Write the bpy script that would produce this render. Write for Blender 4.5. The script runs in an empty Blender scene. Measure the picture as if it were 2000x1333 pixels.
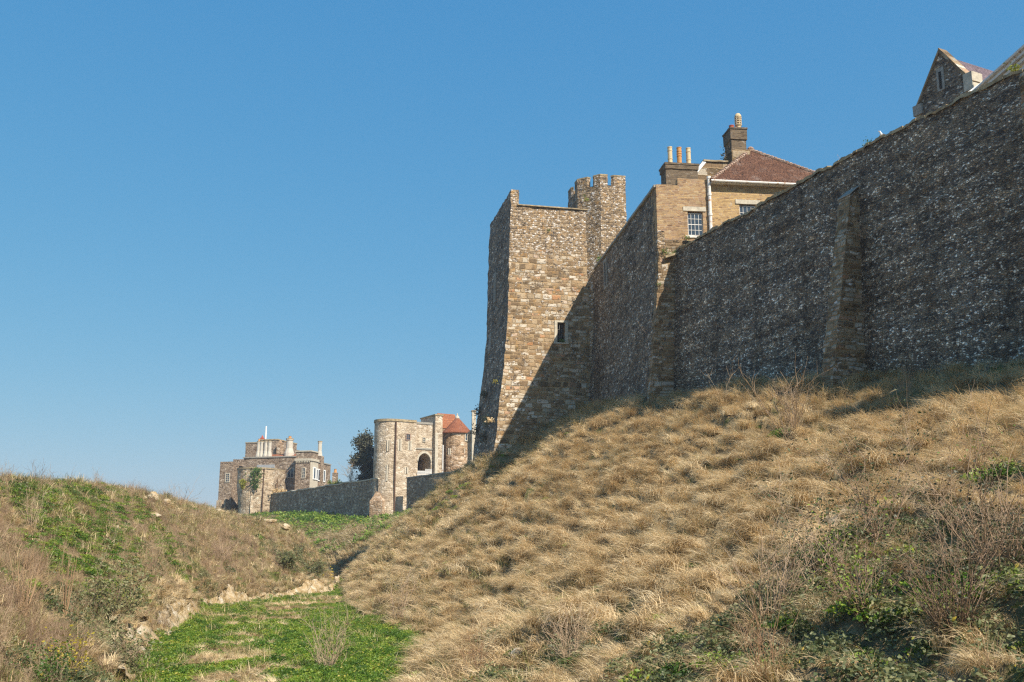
import bpy, bmesh, math, random
import numpy as np
from mathutils import Vector, Matrix
from mathutils.bvhtree import BVHTree

random.seed(7); rng = np.random.default_rng(7)
R = math.radians
scene = bpy.context.scene
COL = scene.collection

# ------------------------------------------------------------------ camera geometry
f = 1944.0; HOR = 1080.0; CX, CY = 1000.0, 666.5
pit = math.atan((HOR - CY) / f); cp, sp = math.cos(pit), math.sin(pit)

def ray(px, py):
    xc = (px - CX) / f; yc = -(py - CY) / f
    d = np.array([xc, cp - yc * sp, sp + yc * cp]); return d / d[1]
def P(px, py, Y): return ray(px, py) * Y
def project(q):
    q = np.asarray(q, float)
    d = q[..., 1] * cp + q[..., 2] * sp; u = -q[..., 1] * sp + q[..., 2] * cp
    d = np.where(d < .1, .1, d)
    return CX + f * q[..., 0] / d, CY - f * u / d, d

class Fr:
    """a building's own axes: x to its right, y away from the ditch, turned by a heading"""
    def __init__(s, x, y, h):
        s.h = R(h); s.o = np.array([x, y], float)
        s.ex = np.array([math.cos(s.h), -math.sin(s.h)]); s.ey = np.array([math.sin(s.h), math.cos(s.h)])
    def front(s, px, py, yl=0):
        d = ray(px, py); t = (yl + s.o @ s.ey) / (d[:2] @ s.ey); q = d * t
        return float((q[:2] - s.o) @ s.ex), float(q[2])
    def side(s, px, py, xl=0):
        d = ray(px, py); t = (xl + s.o @ s.ex) / (d[:2] @ s.ex); q = d * t
        return float((q[:2] - s.o) @ s.ey), float(q[2])
    def w(s, xl, yl): return s.o + s.ex * xl + s.ey * yl
    def loc(s, X, Y):
        q = np.array([X, Y]) - s.o; return float(q @ s.ex), float(q @ s.ey)

# ------------------------------------------------------------------ noise (numpy)
def _h(ix, iy, iz, seed):
    n = (ix * 374761393 + iy * 668265263 + iz * 1274126177 + seed * 974711) & 0xffffffff
    n = ((n ^ (n >> 13)) * 1274126177) & 0xffffffff
    n = (n ^ (n >> 16)) & 0xffffffff
    return n.astype(np.float64) / 4294967295.0
def vnoise(x, y, z=None, seed=0):
    x = np.asarray(x, float); y = np.asarray(y, float)
    z = np.zeros_like(x) if z is None else np.asarray(z, float)
    ix, iy, iz = [np.floor(a).astype(np.int64) for a in (x, y, z)]
    fx, fy, fz = x - ix, y - iy, z - iz
    fx, fy, fz = [a * a * (3 - 2 * a) for a in (fx, fy, fz)]
    def L(a, b, t): return a + (b - a) * t
    c = lambda i, j, k: _h(ix + i, iy + j, iz + k, seed)
    return L(L(L(c(0,0,0), c(1,0,0), fx), L(c(0,1,0), c(1,1,0), fx), fy),
             L(L(c(0,0,1), c(1,0,1), fx), L(c(0,1,1), c(1,1,1), fx), fy), fz) * 2 - 1
def fbm(x, y, seed=0, o=4):
    s = 0; a = 1; t = 0
    for i in range(o):
        s = s + a * vnoise(x * 2**i, y * 2**i, None, seed + i); t += a; a *= .5
    return s / t

# ------------------------------------------------------------------ mesh builder
class MB:
    def __init__(s, seg=None, jit=0.0, jf=1.5, warp=None):
        s.v = []; s.f = []; s.m = []; s.uv = []; s.seg = seg; s.jit = jit; s.jf = jf; s.warp = warp
    def face(s, pts, m=0, uv=None):
        n = len(s.v); s.v += [tuple(map(float, p)) for p in pts]
        s.f.append(tuple(range(n, n + len(pts)))); s.m.append(m); s.uv.append(uv)
    def quad(s, a, b, c, d, m=0):
        if not s.seg: return s.face((a, b, c, d), m)
        a, b, c, d = [np.array(p, float) for p in (a, b, c, d)]
        nu = max(1, math.ceil(max(np.linalg.norm(b - a), np.linalg.norm(c - d)) / s.seg))
        nv = max(1, math.ceil(max(np.linalg.norm(d - a), np.linalg.norm(c - b)) / s.seg))
        g = lambda u, v: (a * (1 - u) + b * u) * (1 - v) + (d * (1 - u) + c * u) * v
        for i in range(nu):
            for j in range(nv):
                s.face((g(i/nu, j/nv), g((i+1)/nu, j/nv), g((i+1)/nu, (j+1)/nv), g(i/nu, (j+1)/nv)), m)
    def box(s, x0, x1, y0, y1, z0, z1, m=0, skip=''):
        p = lambda x, y, z: (x, y, z)
        if 'f' not in skip: s.quad(p(x0,y0,z0), p(x1,y0,z0), p(x1,y0,z1), p(x0,y0,z1), m)
        if 'k' not in skip: s.quad(p(x1,y1,z0), p(x0,y1,z0), p(x0,y1,z1), p(x1,y1,z1), m)
        if 'l' not in skip: s.quad(p(x0,y1,z0), p(x0,y0,z0), p(x0,y0,z1), p(x0,y1,z1), m)
        if 'r' not in skip: s.quad(p(x1,y0,z0), p(x1,y1,z0), p(x1,y1,z1), p(x1,y0,z1), m)
        if 't' not in skip: s.quad(p(x0,y0,z1), p(x1,y0,z1), p(x1,y1,z1), p(x0,y1,z1), m)
        if 'b' not in skip: s.quad(p(x0,y1,z0), p(x1,y1,z0), p(x1,y0,z0), p(x0,y0,z0), m)
    def prism(s, poly, z0, z1, m=0, top=True, bottom=False):
        n = len(poly); acc = 0
        for i in range(n):
            a, b = poly[i], poly[(i + 1) % n]
            L = math.hypot(b[0]-a[0], b[1]-a[1])
            if s.seg: s.quad((*a, z0), (*b, z0), (*b, z1), (*a, z1), m)
            else: s.face(((*a, z0), (*b, z0), (*b, z1), (*a, z1)), m, [(acc, z0), (acc+L, z0), (acc+L, z1), (acc, z1)])
            acc += L
        if top: s.face([(*a, z1) for a in poly], m)
        if bottom: s.face([(*a, z0) for a in poly[::-1]], m)
    def extr(s, poly, y0, y1, m=0):
        """an outline in x,z pushed back from y0 to y1"""
        n = len(poly)
        s.face([(x, y0, z) for x, z in poly], m); s.face([(x, y1, z) for x, z in poly[::-1]], m)
        for i in range(n):
            a, b = poly[i], poly[(i + 1) % n]
            s.quad((a[0], y1, a[1]), (b[0], y1, b[1]), (b[0], y0, b[1]), (a[0], y0, a[1]), m)
    def tube(s, pts, rad, n=6, m=0, cap=True):
        pts = [np.array(p, float) for p in pts]
        if not hasattr(rad, '__len__'): rad = [rad] * len(pts)
        rings = []
        for i, p in enumerate(pts):
            t = pts[min(i+1, len(pts)-1)] - pts[max(i-1, 0)]; t = t / (np.linalg.norm(t) + 1e-9)
            a = np.cross(t, (0, 0, 1) if abs(t[2]) < .9 else (1, 0, 0)); a = a / np.linalg.norm(a); b = np.cross(t, a)
            rings.append([p + rad[i] * (a * math.cos(2*math.pi*k/n) + b * math.sin(2*math.pi*k/n)) for k in range(n)])
        for i in range(len(pts) - 1):
            for k in range(n):
                s.face((rings[i][k], rings[i][(k+1) % n], rings[i+1][(k+1) % n], rings[i+1][k]), m)
        if cap: s.face(rings[-1], m); s.face(rings[0][::-1], m)
    def lathe(s, prof, cx=0, cy=0, n=32, m=0):
        for i in range(len(prof) - 1):
            (r0, z0), (r1, z1) = prof[i], prof[i+1]
            nz = max(1, math.ceil(math.hypot(r1-r0, z1-z0) / s.seg)) if s.seg else 1
            for q in range(nz):
                ra, za = r0+(r1-r0)*q/nz, z0+(z1-z0)*q/nz; rb, zb = r0+(r1-r0)*(q+1)/nz, z0+(z1-z0)*(q+1)/nz
                for k in range(n):
                    a, b = 2*math.pi*k/n, 2*math.pi*(k+1)/n; RR = max(r0, r1)
                    pt = lambda r, t, z: (cx + r*math.cos(t), cy + r*math.sin(t), z)
                    sl = math.hypot(r1-r0, z1-z0); va, vb = sl*q/nz + z0, sl*(q+1)/nz + z0
                    pts = [pt(ra, a, za), pt(ra, b, za), pt(rb, b, zb), pt(rb, a, zb)]
                    uv = [(a*RR, va), (b*RR, va), (b*RR, vb), (a*RR, vb)]
                    if rb < 1e-6: pts = pts[:3]; uv = uv[:3]
                    elif ra < 1e-6: pts = [pts[0], pts[2], pts[3]]; uv = [uv[0], uv[2], uv[3]]
                    s.face(pts, m, uv)
    def wall(s, x0, x1, z0, z1, y, holes=(), reveal=.3, m=0, mr=0, back=False):
        """upright wall face at y with real openings (x0,x1,z0,z1) and their reveals"""
        xs = sorted({x0, x1, *[h[0] for h in holes], *[h[1] for h in holes]}); zs = sorted({z0, z1, *[h[2] for h in holes], *[h[3] for h in holes]})
        for i in range(len(xs)-1):
            for j in range(len(zs)-1):
                cx, cz = (xs[i]+xs[i+1])/2, (zs[j]+zs[j+1])/2
                if any(h[0] < cx < h[1] and h[2] < cz < h[3] for h in holes): continue
                s.quad((xs[i],y,zs[j]), (xs[i+1],y,zs[j]), (xs[i+1],y,zs[j+1]), (xs[i],y,zs[j+1]), m)
        for a, b, c, d in holes:
            e = y + reveal
            s.face(((a,y,c),(a,e,c),(a,e,d),(a,y,d)), mr); s.face(((b,e,c),(b,y,c),(b,y,d),(b,e,d)), mr)
            s.face(((a,e,d),(b,e,d),(b,y,d),(a,y,d)), mr); s.face(((a,y,c),(b,y,c),(b,e,c),(a,e,c)), mr)
    def build(s, name, mats, parent=None, smooth=False, origin=None):
        V = np.array(s.v, float) if s.v else np.zeros((0, 3))
        uvs = []
        for fc, uv in zip(s.f, s.uv):
            if uv is not None: uvs += [tuple(q) for q in uv]; continue
            p = V[list(fc)]; nrm = np.zeros(3)
            for i in range(len(fc)):
                a, b = p[i], p[(i+1) % len(fc)]; nrm += np.cross(a, b)
            L = np.linalg.norm(nrm); nrm = nrm / L if L > 0 else np.array([0, 0, 1.])
            if abs(nrm[2]) < .8:
                t = np.array([-nrm[1], nrm[0], 0]); t /= np.linalg.norm(t); w = np.cross(nrm, t)
                uvs += [(float(q @ t), float(q @ w)) for q in p]
            else: uvs += [(float(q[0]), float(q[1])) for q in p]
        key = {}; idx = np.empty(len(V), int); keep = []
        for i, p in enumerate(s.v):
            k = (round(p[0], 3), round(p[1], 3), round(p[2], 3)); j = key.get(k)
            if j is None: j = key[k] = len(keep); keep.append(i)
            idx[i] = j
        W = V[keep].copy()
        if s.jit and len(W):
            q = W * s.jf
            D = np.stack([vnoise(q[:,0], q[:,1], q[:,2], 11+i) + .6*vnoise(q[:,0]*2.3, q[:,1]*2.3, q[:,2]*2.3, 21+i) for i in range(3)], 1)
            W = W + D * s.jit
        if s.warp is not None and len(W): W = s.warp(W)
        if origin is not None: W = W - np.array(origin)
        faces = []; fm = []; lu = []; pos = 0
        for fc, m in zip(s.f, s.m):
            g = [int(idx[i]) for i in fc]
            if len(set(g)) == len(g): faces.append(g); fm.append(m); lu += uvs[pos:pos+len(fc)]
            pos += len(fc)
        me = bpy.data.meshes.new(name); me.from_pydata([tuple(p) for p in W], [], faces); 
        for mt in (mats if isinstance(mats, (list, tuple)) else [mats]): me.materials.append(mt)
        me.polygons.foreach_set('material_index', fm)
        ul = me.uv_layers.new(name='UVMap'); ul.data.foreach_set('uv', np.array(lu, float).ravel() if lu else [])
        if smooth: me.polygons.foreach_set('use_smooth', [True]*len(faces))
        me.update()
        o = bpy.data.objects.new(name, me); COL.objects.link(o)
        if parent is not None: o.parent = parent
        return o

def raw_mesh(name, V, F4, mats, fm=None):
    """numpy quads straight into a mesh"""
    me = bpy.data.meshes.new(name); n = len(F4); k = F4.shape[1]
    me.vertices.add(len(V)); me.vertices.foreach_set('co', np.asarray(V, np.float32).ravel())
    me.loops.add(n*k); me.loops.foreach_set('vertex_index', np.asarray(F4, np.int32).ravel())
    me.polygons.add(n); me.polygons.foreach_set('loop_start', np.arange(0, n*k, k, dtype=np.int32))
    me.polygons.foreach_set('loop_total', np.full(n, k, np.int32))
    for m in (mats if isinstance(mats, (list, tuple)) else [mats]): me.materials.append(m)
    if fm is not None: me.polygons.foreach_set('material_index', np.asarray(fm, np.int32))
    me.update(calc_edges=True); me.validate()
    return me

def tag(o, label=None, cat=None, group=None, kind=None):
    if label: o['label'] = label
    if cat: o['category'] = cat
    if group: o['group'] = group
    if kind: o['kind'] = kind
    return o
def empty(name, loc, rz=0, label=None, cat=None, group=None):
    o = bpy.data.objects.new(name, None); COL.objects.link(o); o.location = loc; o.rotation_euler = (0, 0, rz)
    o.empty_display_size = .3
    return tag(o, label, cat, group)
class Thing:
    """a thing in a building frame; its parts are written in frame coordinates with world heights"""
    def __init__(s, name, fr, zb, label, cat, group=None, xy=(0, 0)):
        p = fr.w(*xy); s.o = empty(name, (p[0], p[1], zb), -fr.h, label, cat, group); s.org = (xy[0], xy[1], zb)
    def part(s, mb, name, mats, parent=None, label=None, smooth=False):
        o = mb.build(name, mats, parent or s.o, smooth, origin=s.org)
        if label: o['label'] = label
        return o

# ------------------------------------------------------------------ materials
class T:
    def __init__(s, name):
        s.m = bpy.data.materials.new(name); s.m.use_nodes = True; s.nt = s.m.node_tree; s.n = s.nt.nodes
        for x in list(s.n): s.n.remove(x)
        s.out = s.n.new('ShaderNodeOutputMaterial')
    def add(s, t, ins=None, **kw):
        n = s.n.new(t)
        for k, v in kw.items(): setattr(n, k, v)
        for k, v in (ins or {}).items():
            if isinstance(v, bpy.types.NodeSocket): s.nt.links.new(v, n.inputs[k])
            else: n.inputs[k].default_value = v
        return n
    def math(s, op, a, b=0.0, c=0.0, clamp=False):
        return s.add('ShaderNodeMath', {0: a, 1: b, 2: c}, operation=op, use_clamp=clamp).outputs[0]
    def ramp(s, fac, stops, mode='LINEAR'):
        n = s.add('ShaderNodeValToRGB', {0: fac}); n.color_ramp.interpolation = mode; e = n.color_ramp.elements
        while len(e) < len(stops): e.new(.5)
        for k, (p, c) in enumerate(stops):
            e[k].position = p; e[k].color = (*c, 1) if len(c) == 3 else c
        return n.outputs[0]
    def mix(s, fac, a, b, blend='MIX'):
        n = s.add('ShaderNodeMix', data_type='RGBA', blend_type=blend)
        for k, v in ((0, fac), (6, a), (7, b)):
            if isinstance(v, bpy.types.NodeSocket): s.nt.links.new(v, n.inputs[k])
            else: n.inputs[k].default_value = v if k == 0 else ((*v, 1) if len(v) == 3 else v)
        return n.outputs[2]
    def noise(s, vec, scale, detail=4, rough=.55, dim='3D'):
        n = s.add('ShaderNodeTexNoise', {'Scale': scale, 'Detail': detail, 'Roughness': rough}, noise_dimensions=dim)
        if vec is not None: s.nt.links.new(vec, n.inputs['Vector'])
        return n.outputs[0]
    def sstep(s, x, a, b):
        return s.add('ShaderNodeMapRange', {0: x, 1: a, 2: b, 3: 0.0, 4: 1.0}, interpolation_type='SMOOTHSTEP').outputs[0]
    def uv(s, sx=1, sy=1):
        u = s.add('ShaderNodeUVMap', uv_map='UVMap').outputs[0]
        if sx == 1 and sy == 1: return u
        return s.add('ShaderNodeMapping', {0: u, 3: (sx, sy, 1)}).outputs[0]
    def obj(s): return s.add('ShaderNodeTexCoord').outputs['Object']
    def geo(s): return s.add('ShaderNodeNewGeometry').outputs['Position']
    def bsdf(s, col, rough=.9, height=None, dist=.04, strength=1.0, spec=.25, **kw):
        b = s.add('ShaderNodeBsdfPrincipled', {'Roughness': rough, 'Specular IOR Level': spec})
        if isinstance(col, bpy.types.NodeSocket): s.nt.links.new(col, b.inputs['Base Color'])
        else: b.inputs['Base Color'].default_value = (*col, 1)
        for k, v in kw.items(): b.inputs[k.replace('_', ' ')].default_value = v
        if height is not None:
            bp = s.add('ShaderNodeBump', {'Strength': strength, 'Distance': dist, 'Height': height})
            s.nt.links.new(bp.outputs[0], b.inputs['Normal'])
        s.nt.links.new(b.outputs[0], s.out.inputs[0]); return b
    # --- masonry patterns
    def courses(s, h, w, joint, seed=0.0, wob=.05, uvs=None):
        uv = uvs or s.uv()
        nz = s.add('ShaderNodeTexNoise', {'Scale': 2.2, 'Detail': 3.0, 'Vector': uv}, noise_dimensions='2D')
        off = s.add('ShaderNodeVectorMath', {0: nz.outputs['Color'], 1: (.5, .5, .5)}, operation='SUBTRACT').outputs[0]
        off = s.add('ShaderNodeVectorMath', {0: off, 3: wob * 2}, operation='SCALE').outputs[0]
        p = s.add('ShaderNodeVectorMath', {0: uv, 1: off}, operation='ADD').outputs[0]
        xyz = s.add('ShaderNodeSeparateXYZ', {0: p}); u, v = xyz.outputs[0], xyz.outputs[1]
        vn = s.add('ShaderNodeTexNoise', {'Scale': 1.0, 'Detail': 1.0, 'W': s.math('MULTIPLY', v, .45 / h * .4)}, noise_dimensions='1D').outputs[0]
        vv = s.math('ADD', s.math('DIVIDE', v, h), s.math('MULTIPLY', vn, 2.4))
        row = s.math('FLOOR', vv); fr = s.math('FRACT', vv)
        rr = s.add('ShaderNodeTexWhiteNoise', {'W': s.math('ADD', row, seed)}, noise_dimensions='1D').outputs[0]
        uu = s.math('ADD', s.math('MULTIPLY', s.math('DIVIDE', u, w), s.math('ADD', s.math('MULTIPLY', rr, .6), .7)), s.math('MULTIPLY', rr, 37.0))
        vec = s.add('ShaderNodeCombineXYZ', {0: s.math('MULTIPLY', uu, .8), 1: s.math('MULTIPLY', row, 3.1)}).outputs[0]
        un = s.add('ShaderNodeTexNoise', {'Scale': 1.0, 'Detail': 1.0, 'Vector': vec}, noise_dimensions='2D').outputs[0]
        uu = s.math('ADD', uu, s.math('MULTIPLY', un, 1.1))
        col = s.math('FLOOR', uu); fu = s.math('FRACT', uu)
        cell = s.add('ShaderNodeCombineXYZ', {0: col, 1: s.math('ADD', row, seed)}).outputs[0]
        wn = s.add('ShaderNodeTexWhiteNoise', {'Vector': cell}, noise_dimensions='2D')
        dv = s.math('MULTIPLY', s.math('MINIMUM', fr, s.math('SUBTRACT', 1.0, fr)), h)
        du = s.math('MULTIPLY', s.math('MINIMUM', fu, s.math('SUBTRACT', 1.0, fu)), w)
        mask = s.sstep(s.math('MINIMUM', dv, du), joint * .35, joint * 1.15)
        return wn.outputs[0], wn.outputs[1], mask, cell
    def flints(s, sx, sy, uvs=None, rnd=1.0):
        uv = uvs or s.uv()
        nz = s.add('ShaderNodeTexNoise', {'Scale': 5.0, 'Detail': 2.0, 'Vector': uv}, noise_dimensions='2D')
        off = s.add('ShaderNodeVectorMath', {0: nz.outputs['Color'], 3: .06}, operation='SCALE').outputs[0]
        p = s.add('ShaderNodeVectorMath', {0: uv, 1: off}, operation='ADD').outputs[0]
        p = s.add('ShaderNodeMapping', {0: p, 3: (sx, sy, 1)}).outputs[0]
        a = s.add('ShaderNodeTexVoronoi', {'Vector': p, 'Scale': 1.0, 'Randomness': rnd}, voronoi_dimensions='2D')
        e = s.add('ShaderNodeTexVoronoi', {'Vector': p, 'Scale': 1.0, 'Randomness': rnd}, voronoi_dimensions='2D', feature='DISTANCE_TO_EDGE')
        sep = s.add('ShaderNodeSeparateColor', {0: a.outputs['Color']})
        return sep.outputs[0], sep.outputs[1], e.outputs[0], a.outputs[0]

def m_flint_wall(name, dark=1.0, brown=.35, sx=6.5, sy=11.0, white=.12):
    t = T(name); uv = t.uv()
    r, r2, e, d = t.flints(sx, sy)
    k = dark
    c = t.ramp(r, [(0, (.030*k, .027*k, .026*k)), (.3, (.070*k, .064*k, .060*k)), (.52, (.125*k, .115*k, .105*k)), (.64, (.17*k, .130*k, .088*k)),
                   (1-white-.08, (.24*k, .215*k, .185*k)), (1-white, (.44*k, .43*k, .41*k)), (1, (.70, .685, .65))])
    big = t.noise(uv, .35, 5, .6, '2D'); mid = t.noise(uv, 2.2, 4, .6, '2D')
    mort = t.ramp(mid, [(.3, (.075*k, .058*k, .042*k)), (.7, (.18*k, .142*k, .105*k))])
    # runs of brown ragstone among the flints
    rv, rc, mask, cell = t.courses(.17, .34, .03, 5.0, .05)
    rag = t.ramp(rv, [(0, (.10, .07, .045)), (.5, (.17, .125, .08)), (1, (.27, .22, .16))])
    sel = t.math('MULTIPLY', t.math('GREATER_THAN', t.add('ShaderNodeSeparateColor', {0: rc}).outputs[0], 1 - brown*.35), t.sstep(mid, .38, .55))
    m1 = t.mix(t.sstep(e, .03, .13), mort, c)
    band = t.add('ShaderNodeSeparateXYZ', {0: uv}); bn = t.add('ShaderNodeCombineXYZ', {0: t.math('MULTIPLY', band.outputs[0], .22), 1: t.math('MULTIPLY', band.outputs[1], 2.6)}).outputs[0]
    bnz = t.noise(bn, 1.0, 3, .6, '2D'); sv_ = t.add('ShaderNodeCombineXYZ', {0: t.math('MULTIPLY', band.outputs[0], 1.1), 1: t.math('MULTIPLY', band.outputs[1], .13)}).outputs[0]; snz = t.noise(sv_, 1.0, 5, .65, '2D')
    m1 = t.mix(1.0, m1, t.ramp(bnz, [(.36, (.62, .58, .54)), (.5, (1, 1, 1)), (.66, (1.45, 1.42, 1.38))]), 'MULTIPLY')
    m1 = t.mix(1.0, m1, t.ramp(snz, [(.36, (.66, .64, .60)), (.5, (1, 1, 1)), (.66, (1.2, 1.18, 1.14))]), 'MULTIPLY')
    m2 = t.mix(sel, m1, t.mix(mask, mort, rag))
    tint = t.ramp(big, [(.3, (.74, .64, .52)), (.5, (1.04, .96, .86)), (.72, (1.04, 1.0, .95))])
    m3 = t.mix(1.0, m2, tint, 'MULTIPLY')
    hgt = t.math('ADD', t.math('MULTIPLY', t.sstep(e, .0, .25), .8), t.math('MULTIPLY', mid, .6))
    t.bsdf(m3, .72, hgt, .07, 1.0, .35); return t.m

def m_ragstone(name, warm=1.0, flint=.5, h=.29, w=.52, bright=1.0, seed=0.0, upper=None):
    t = T(name); uv = t.uv()
    rv, rc, mask, cell = t.courses(h, w, .04, seed, .065)
    b = bright
    st = t.ramp(rv, [(0, (.17*b, .12*b, .07*b)), (.22, (.28*b, .19*b, .11*b)), (.42, (.37*b, .26*b, .15*b)), (.6, (.44*b, .34*b, .225*b)), (.76, (.52*b, .45*b, .35*b)), (.92, (.66*b, .60*b, .51*b)), (1, (.44*b, .22*b, .10*b))])
    fine = t.noise(uv, 14, 5, .65, '2D'); mid = t.noise(uv, 3.0, 4, .6, '2D'); big = t.noise(uv, .55, 4, .6, '2D')
    st = t.mix(.55, st, t.ramp(fine, [(.3, (.45, .42, .38)), (.5, (1, 1, 1)), (.7, (1.5, 1.45, 1.35))]), 'MULTIPLY')
    mort = t.ramp(fine, [(.3, (.33*b, .225*b, .12*b)), (.7, (.46*b, .335*b, .195*b))])
    stone = t.mix(mask, mort, st)
    r, r2, e, d = t.flints(6.0, 8.5)
    fl = t.ramp(r, [(0, (.09, .085, .085)), (.3, (.24, .185, .13)), (.55, (.36, .255, .145)), (.76, (.44, .36, .27)), (.9, (.62, .58, .53)), (1, (.74, .71, .68))])
    fl = t.mix(t.sstep(e, .04, .14), t.mix(1.0, mort, (.85, .80, .75), 'MULTIPLY'), fl)
    sel = t.sstep(t.math('ADD', mid, t.math('MULTIPLY', big, .6)), 1.06 - flint*.5, 1.14 - flint*.5)
    if upper is not None:   # the top courses are flint rubble
        z = t.add('ShaderNodeSeparateXYZ', {0: uv}).outputs[1]
        up = t.sstep(t.math('ADD', z, t.math('MULTIPLY', mid, 2.4)), upper + .7, upper + 1.8)
        sel = t.math('MAXIMUM', sel, up)
    c = t.mix(sel, stone, fl)
    lich = t.sstep(t.noise(uv, 1.7, 6, .7, '2D'), .56, .70)
    c = t.mix(t.math('MULTIPLY', lich, .6), c, (.48*warm, .265*warm, .085*warm))
    grime = t.sstep(t.noise(uv, .8, 6, .65, '2D'), .50, .70)
    c = t.mix(t.math('MULTIPLY', grime, .55), c, t.mix(1.0, c, (.45, .43, .42), 'MULTIPLY'))
    hgt = t.math('ADD', t.math('ADD', t.math('MULTIPLY', mask, .6), t.math('MULTIPLY', fine, .5)), t.math('MULTIPLY', t.math('MULTIPLY', e, sel), 1.2))
    t.bsdf(c, .85, hgt, .06, 1.0, .2); return t.m

def m_brick(name, cols, h=.078, w=.23, lime=(.44, .34, .23), seed=1.0, grime=.5):
    t = T(name); uv = t.uv(); rv, rc, mask, cell = t.courses(h, w, .014, seed, .004)
    n = len(cols); c = t.ramp(rv, [(k/(n-1), q) for k, q in enumerate(cols)])
    fine = t.noise(uv, 22, 4, .6, '2D'); big = t.noise(uv, .9, 6, .7, '2D')
    c = t.mix(.4, c, t.ramp(fine, [(.3, (.5, .5, .5)), (.7, (1.4, 1.4, 1.4))]), 'MULTIPLY')
    c = t.mix(mask, lime, c)
    c = t.mix(t.math('MULTIPLY', t.sstep(big, .48, .72), grime), c, t.mix(1.0, c, (.42, .40, .40), 'MULTIPLY'))
    sp2 = t.sstep(t.noise(uv, 3.1, 5, .7, '2D'), .62, .72)
    c = t.mix(t.math('MULTIPLY', sp2, .5), c, (.48, .46, .42))
    t.bsdf(c, .9, t.math('ADD', t.math('MULTIPLY', mask, .7), t.math('MULTIPLY', fine, .4)), .02, .9, .15); return t.m

def m_rubble_far(name, cols, scale=2.6, seed=0.0, mottling=.5):
    t = T(name); uv = t.uv(); r, r2, e, d = t.flints(scale*.8, scale*1.25)
    n = len(cols); c = t.ramp(r, [(k/(n-1), q) for k, q in enumerate(cols)])
    big = t.noise(uv, .45, 6, .7, '2D'); fine = t.noise(uv, 4.5, 5, .7, '2D')
    c = t.mix(.7, c, t.ramp(fine, [(.3, (.55, .52, .5)), (.5, (1, 1, 1)), (.68, (1.4, 1.38, 1.35))]), 'MULTIPLY')
    c = t.mix(mottling, c, t.mix(1.0, c, t.ramp(big, [(.32, (.6, .5, .42)), (.5, (1, 1, 1)), (.7, (1.28, 1.25, 1.2))]), 'MULTIPLY'))
    t.bsdf(c, .9, t.math('ADD', t.math('MULTIPLY', e, .8), fine), .12, .9, .15); return t.m

def m_plain(name, col, rough=.7, var=.25, scale=3.0, spec=.3, rust=None, **kw):
    t = T(name); p = t.obj(); n = t.noise(p, scale, 6, .65)
    lo = tuple(v * (1 - var) for v in col); hi = tuple(min(1, v * (1 + var)) for v in col)
    c = t.ramp(n, [(.3, lo), (.7, hi)])
    if rust: c = t.mix(t.sstep(t.noise(p, scale*.6, 5, .7), .55, .66), c, rust)
    t.bsdf(c, rough, n, .01, .5, spec, **kw); return t.m

def m_tiles(name, cols, h=.17, w=.2, lichen=(.45, .40, .36), amount=.35):
    t = T(name); uv = t.uv(); rv, rc, mask, cell = t.courses(h, w, .012, 9.0, .006)
    n = len(cols); c = t.ramp(rv, [(k/(n-1), q) for k, q in enumerate(cols)])
    big = t.noise(uv, .8, 6, .7, '2D'); fine = t.noise(uv, 11, 5, .7, '2D')
    c = t.mix(.5, c, t.ramp(fine, [(.3, (.5, .5, .5)), (.7, (1.4, 1.35, 1.3))]), 'MULTIPLY')
    c = t.mix(t.math('MULTIPLY', t.sstep(t.math('ADD', t.math('MULTIPLY', big, .6), t.math('MULTIPLY', fine, .45)), .56, .68), amount), c, lichen)
    c = t.mix(t.math('SUBTRACT', 1.0, mask), c, (.02, .012, .01))
    t.bsdf(c, .85, mask, .03, 1.0, .2); return t.m

M = {}
M['flint'] = m_flint_wall('dark_flint_masonry', 1.95, .5, 7.5, 12.5, .09)
M['flint2'] = m_flint_wall('grey_flint_masonry', 1.55, .8, 5.0, 8.0, .08)
M['rag'] = m_ragstone('tower_ragstone', 1.0, .42, upper=23.4)
M['rag_side'] = m_flint_wall('tower_side_flint', 1.6, .9, 4.5, 7.0, .07)
M['rag_turret'] = m_ragstone('turret_flint_rubble', 1.1, 1.05)
M['rag_grey'] = m_ragstone('grey_ragstone_quoin', .38, .35, .22, .40, .74, 3.0)
M['ashlar'] = m_plain('pale_dressed_stone', (.50, .45, .36), .85, .3, 4)
M['ashlar_grey'] = m_plain('grey_dressed_stone', (.30, .285, .25), .85, .35, 5)
M['brick_old'] = m_brick('weathered_brown_brick', [(.20, .11, .07), (.38, .23, .115), (.47, .31, .15), (.31, .19, .125), (.52, .38, .21)], seed=2.0, grime=.6)
M['brick'] = m_brick('yellow_stock_brick', [(.25, .14, .07), (.48, .31, .13), (.58, .40, .175), (.52, .34, .145), (.40, .255, .13)], seed=4.0, grime=.3)
M['brick_dark'] = m_brick('dark_chimney_brick', [(.09, .065, .045), (.16, .115, .075), (.21, .155, .10), (.13, .10, .08)], lime=(.20, .165, .12), seed=6.0, grime=.6)
M['render'] = m_ragstone('rendered_gable', .8, .2, .5, .9, .85, 8.0)
M['tiles'] = m_tiles('brown_clay_tiles', [(.095, .045, .027), (.13, .062, .038), (.165, .082, .05), (.11, .055, .036)], amount=.25)
M['tiles_hip'] = m_tiles('lichened_ridge_tiles', [(.30, .16, .10), (.42, .33, .27), (.36, .21, .14)], .3, .2, amount=.6)
M['tiles_red'] = m_tiles('orange_clay_tiles', [(.30, .10, .045), (.38, .15, .07), (.34, .13, .07)], .25, .25, amount=.2)
M['slate'] = m_tiles('purple_slate', [(.15, .11, .13), (.20, .15, .17), (.13, .10, .12)], .22, .3, amount=.1)
M['white'] = m_plain('weathered_white_paint', (.72, .70, .66), .55, .15, 6, .4, rust=(.42, .24, .13))
M['white_clean'] = m_plain('white_paint', (.80, .80, .78), .5, .06, 6, .4)
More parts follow.
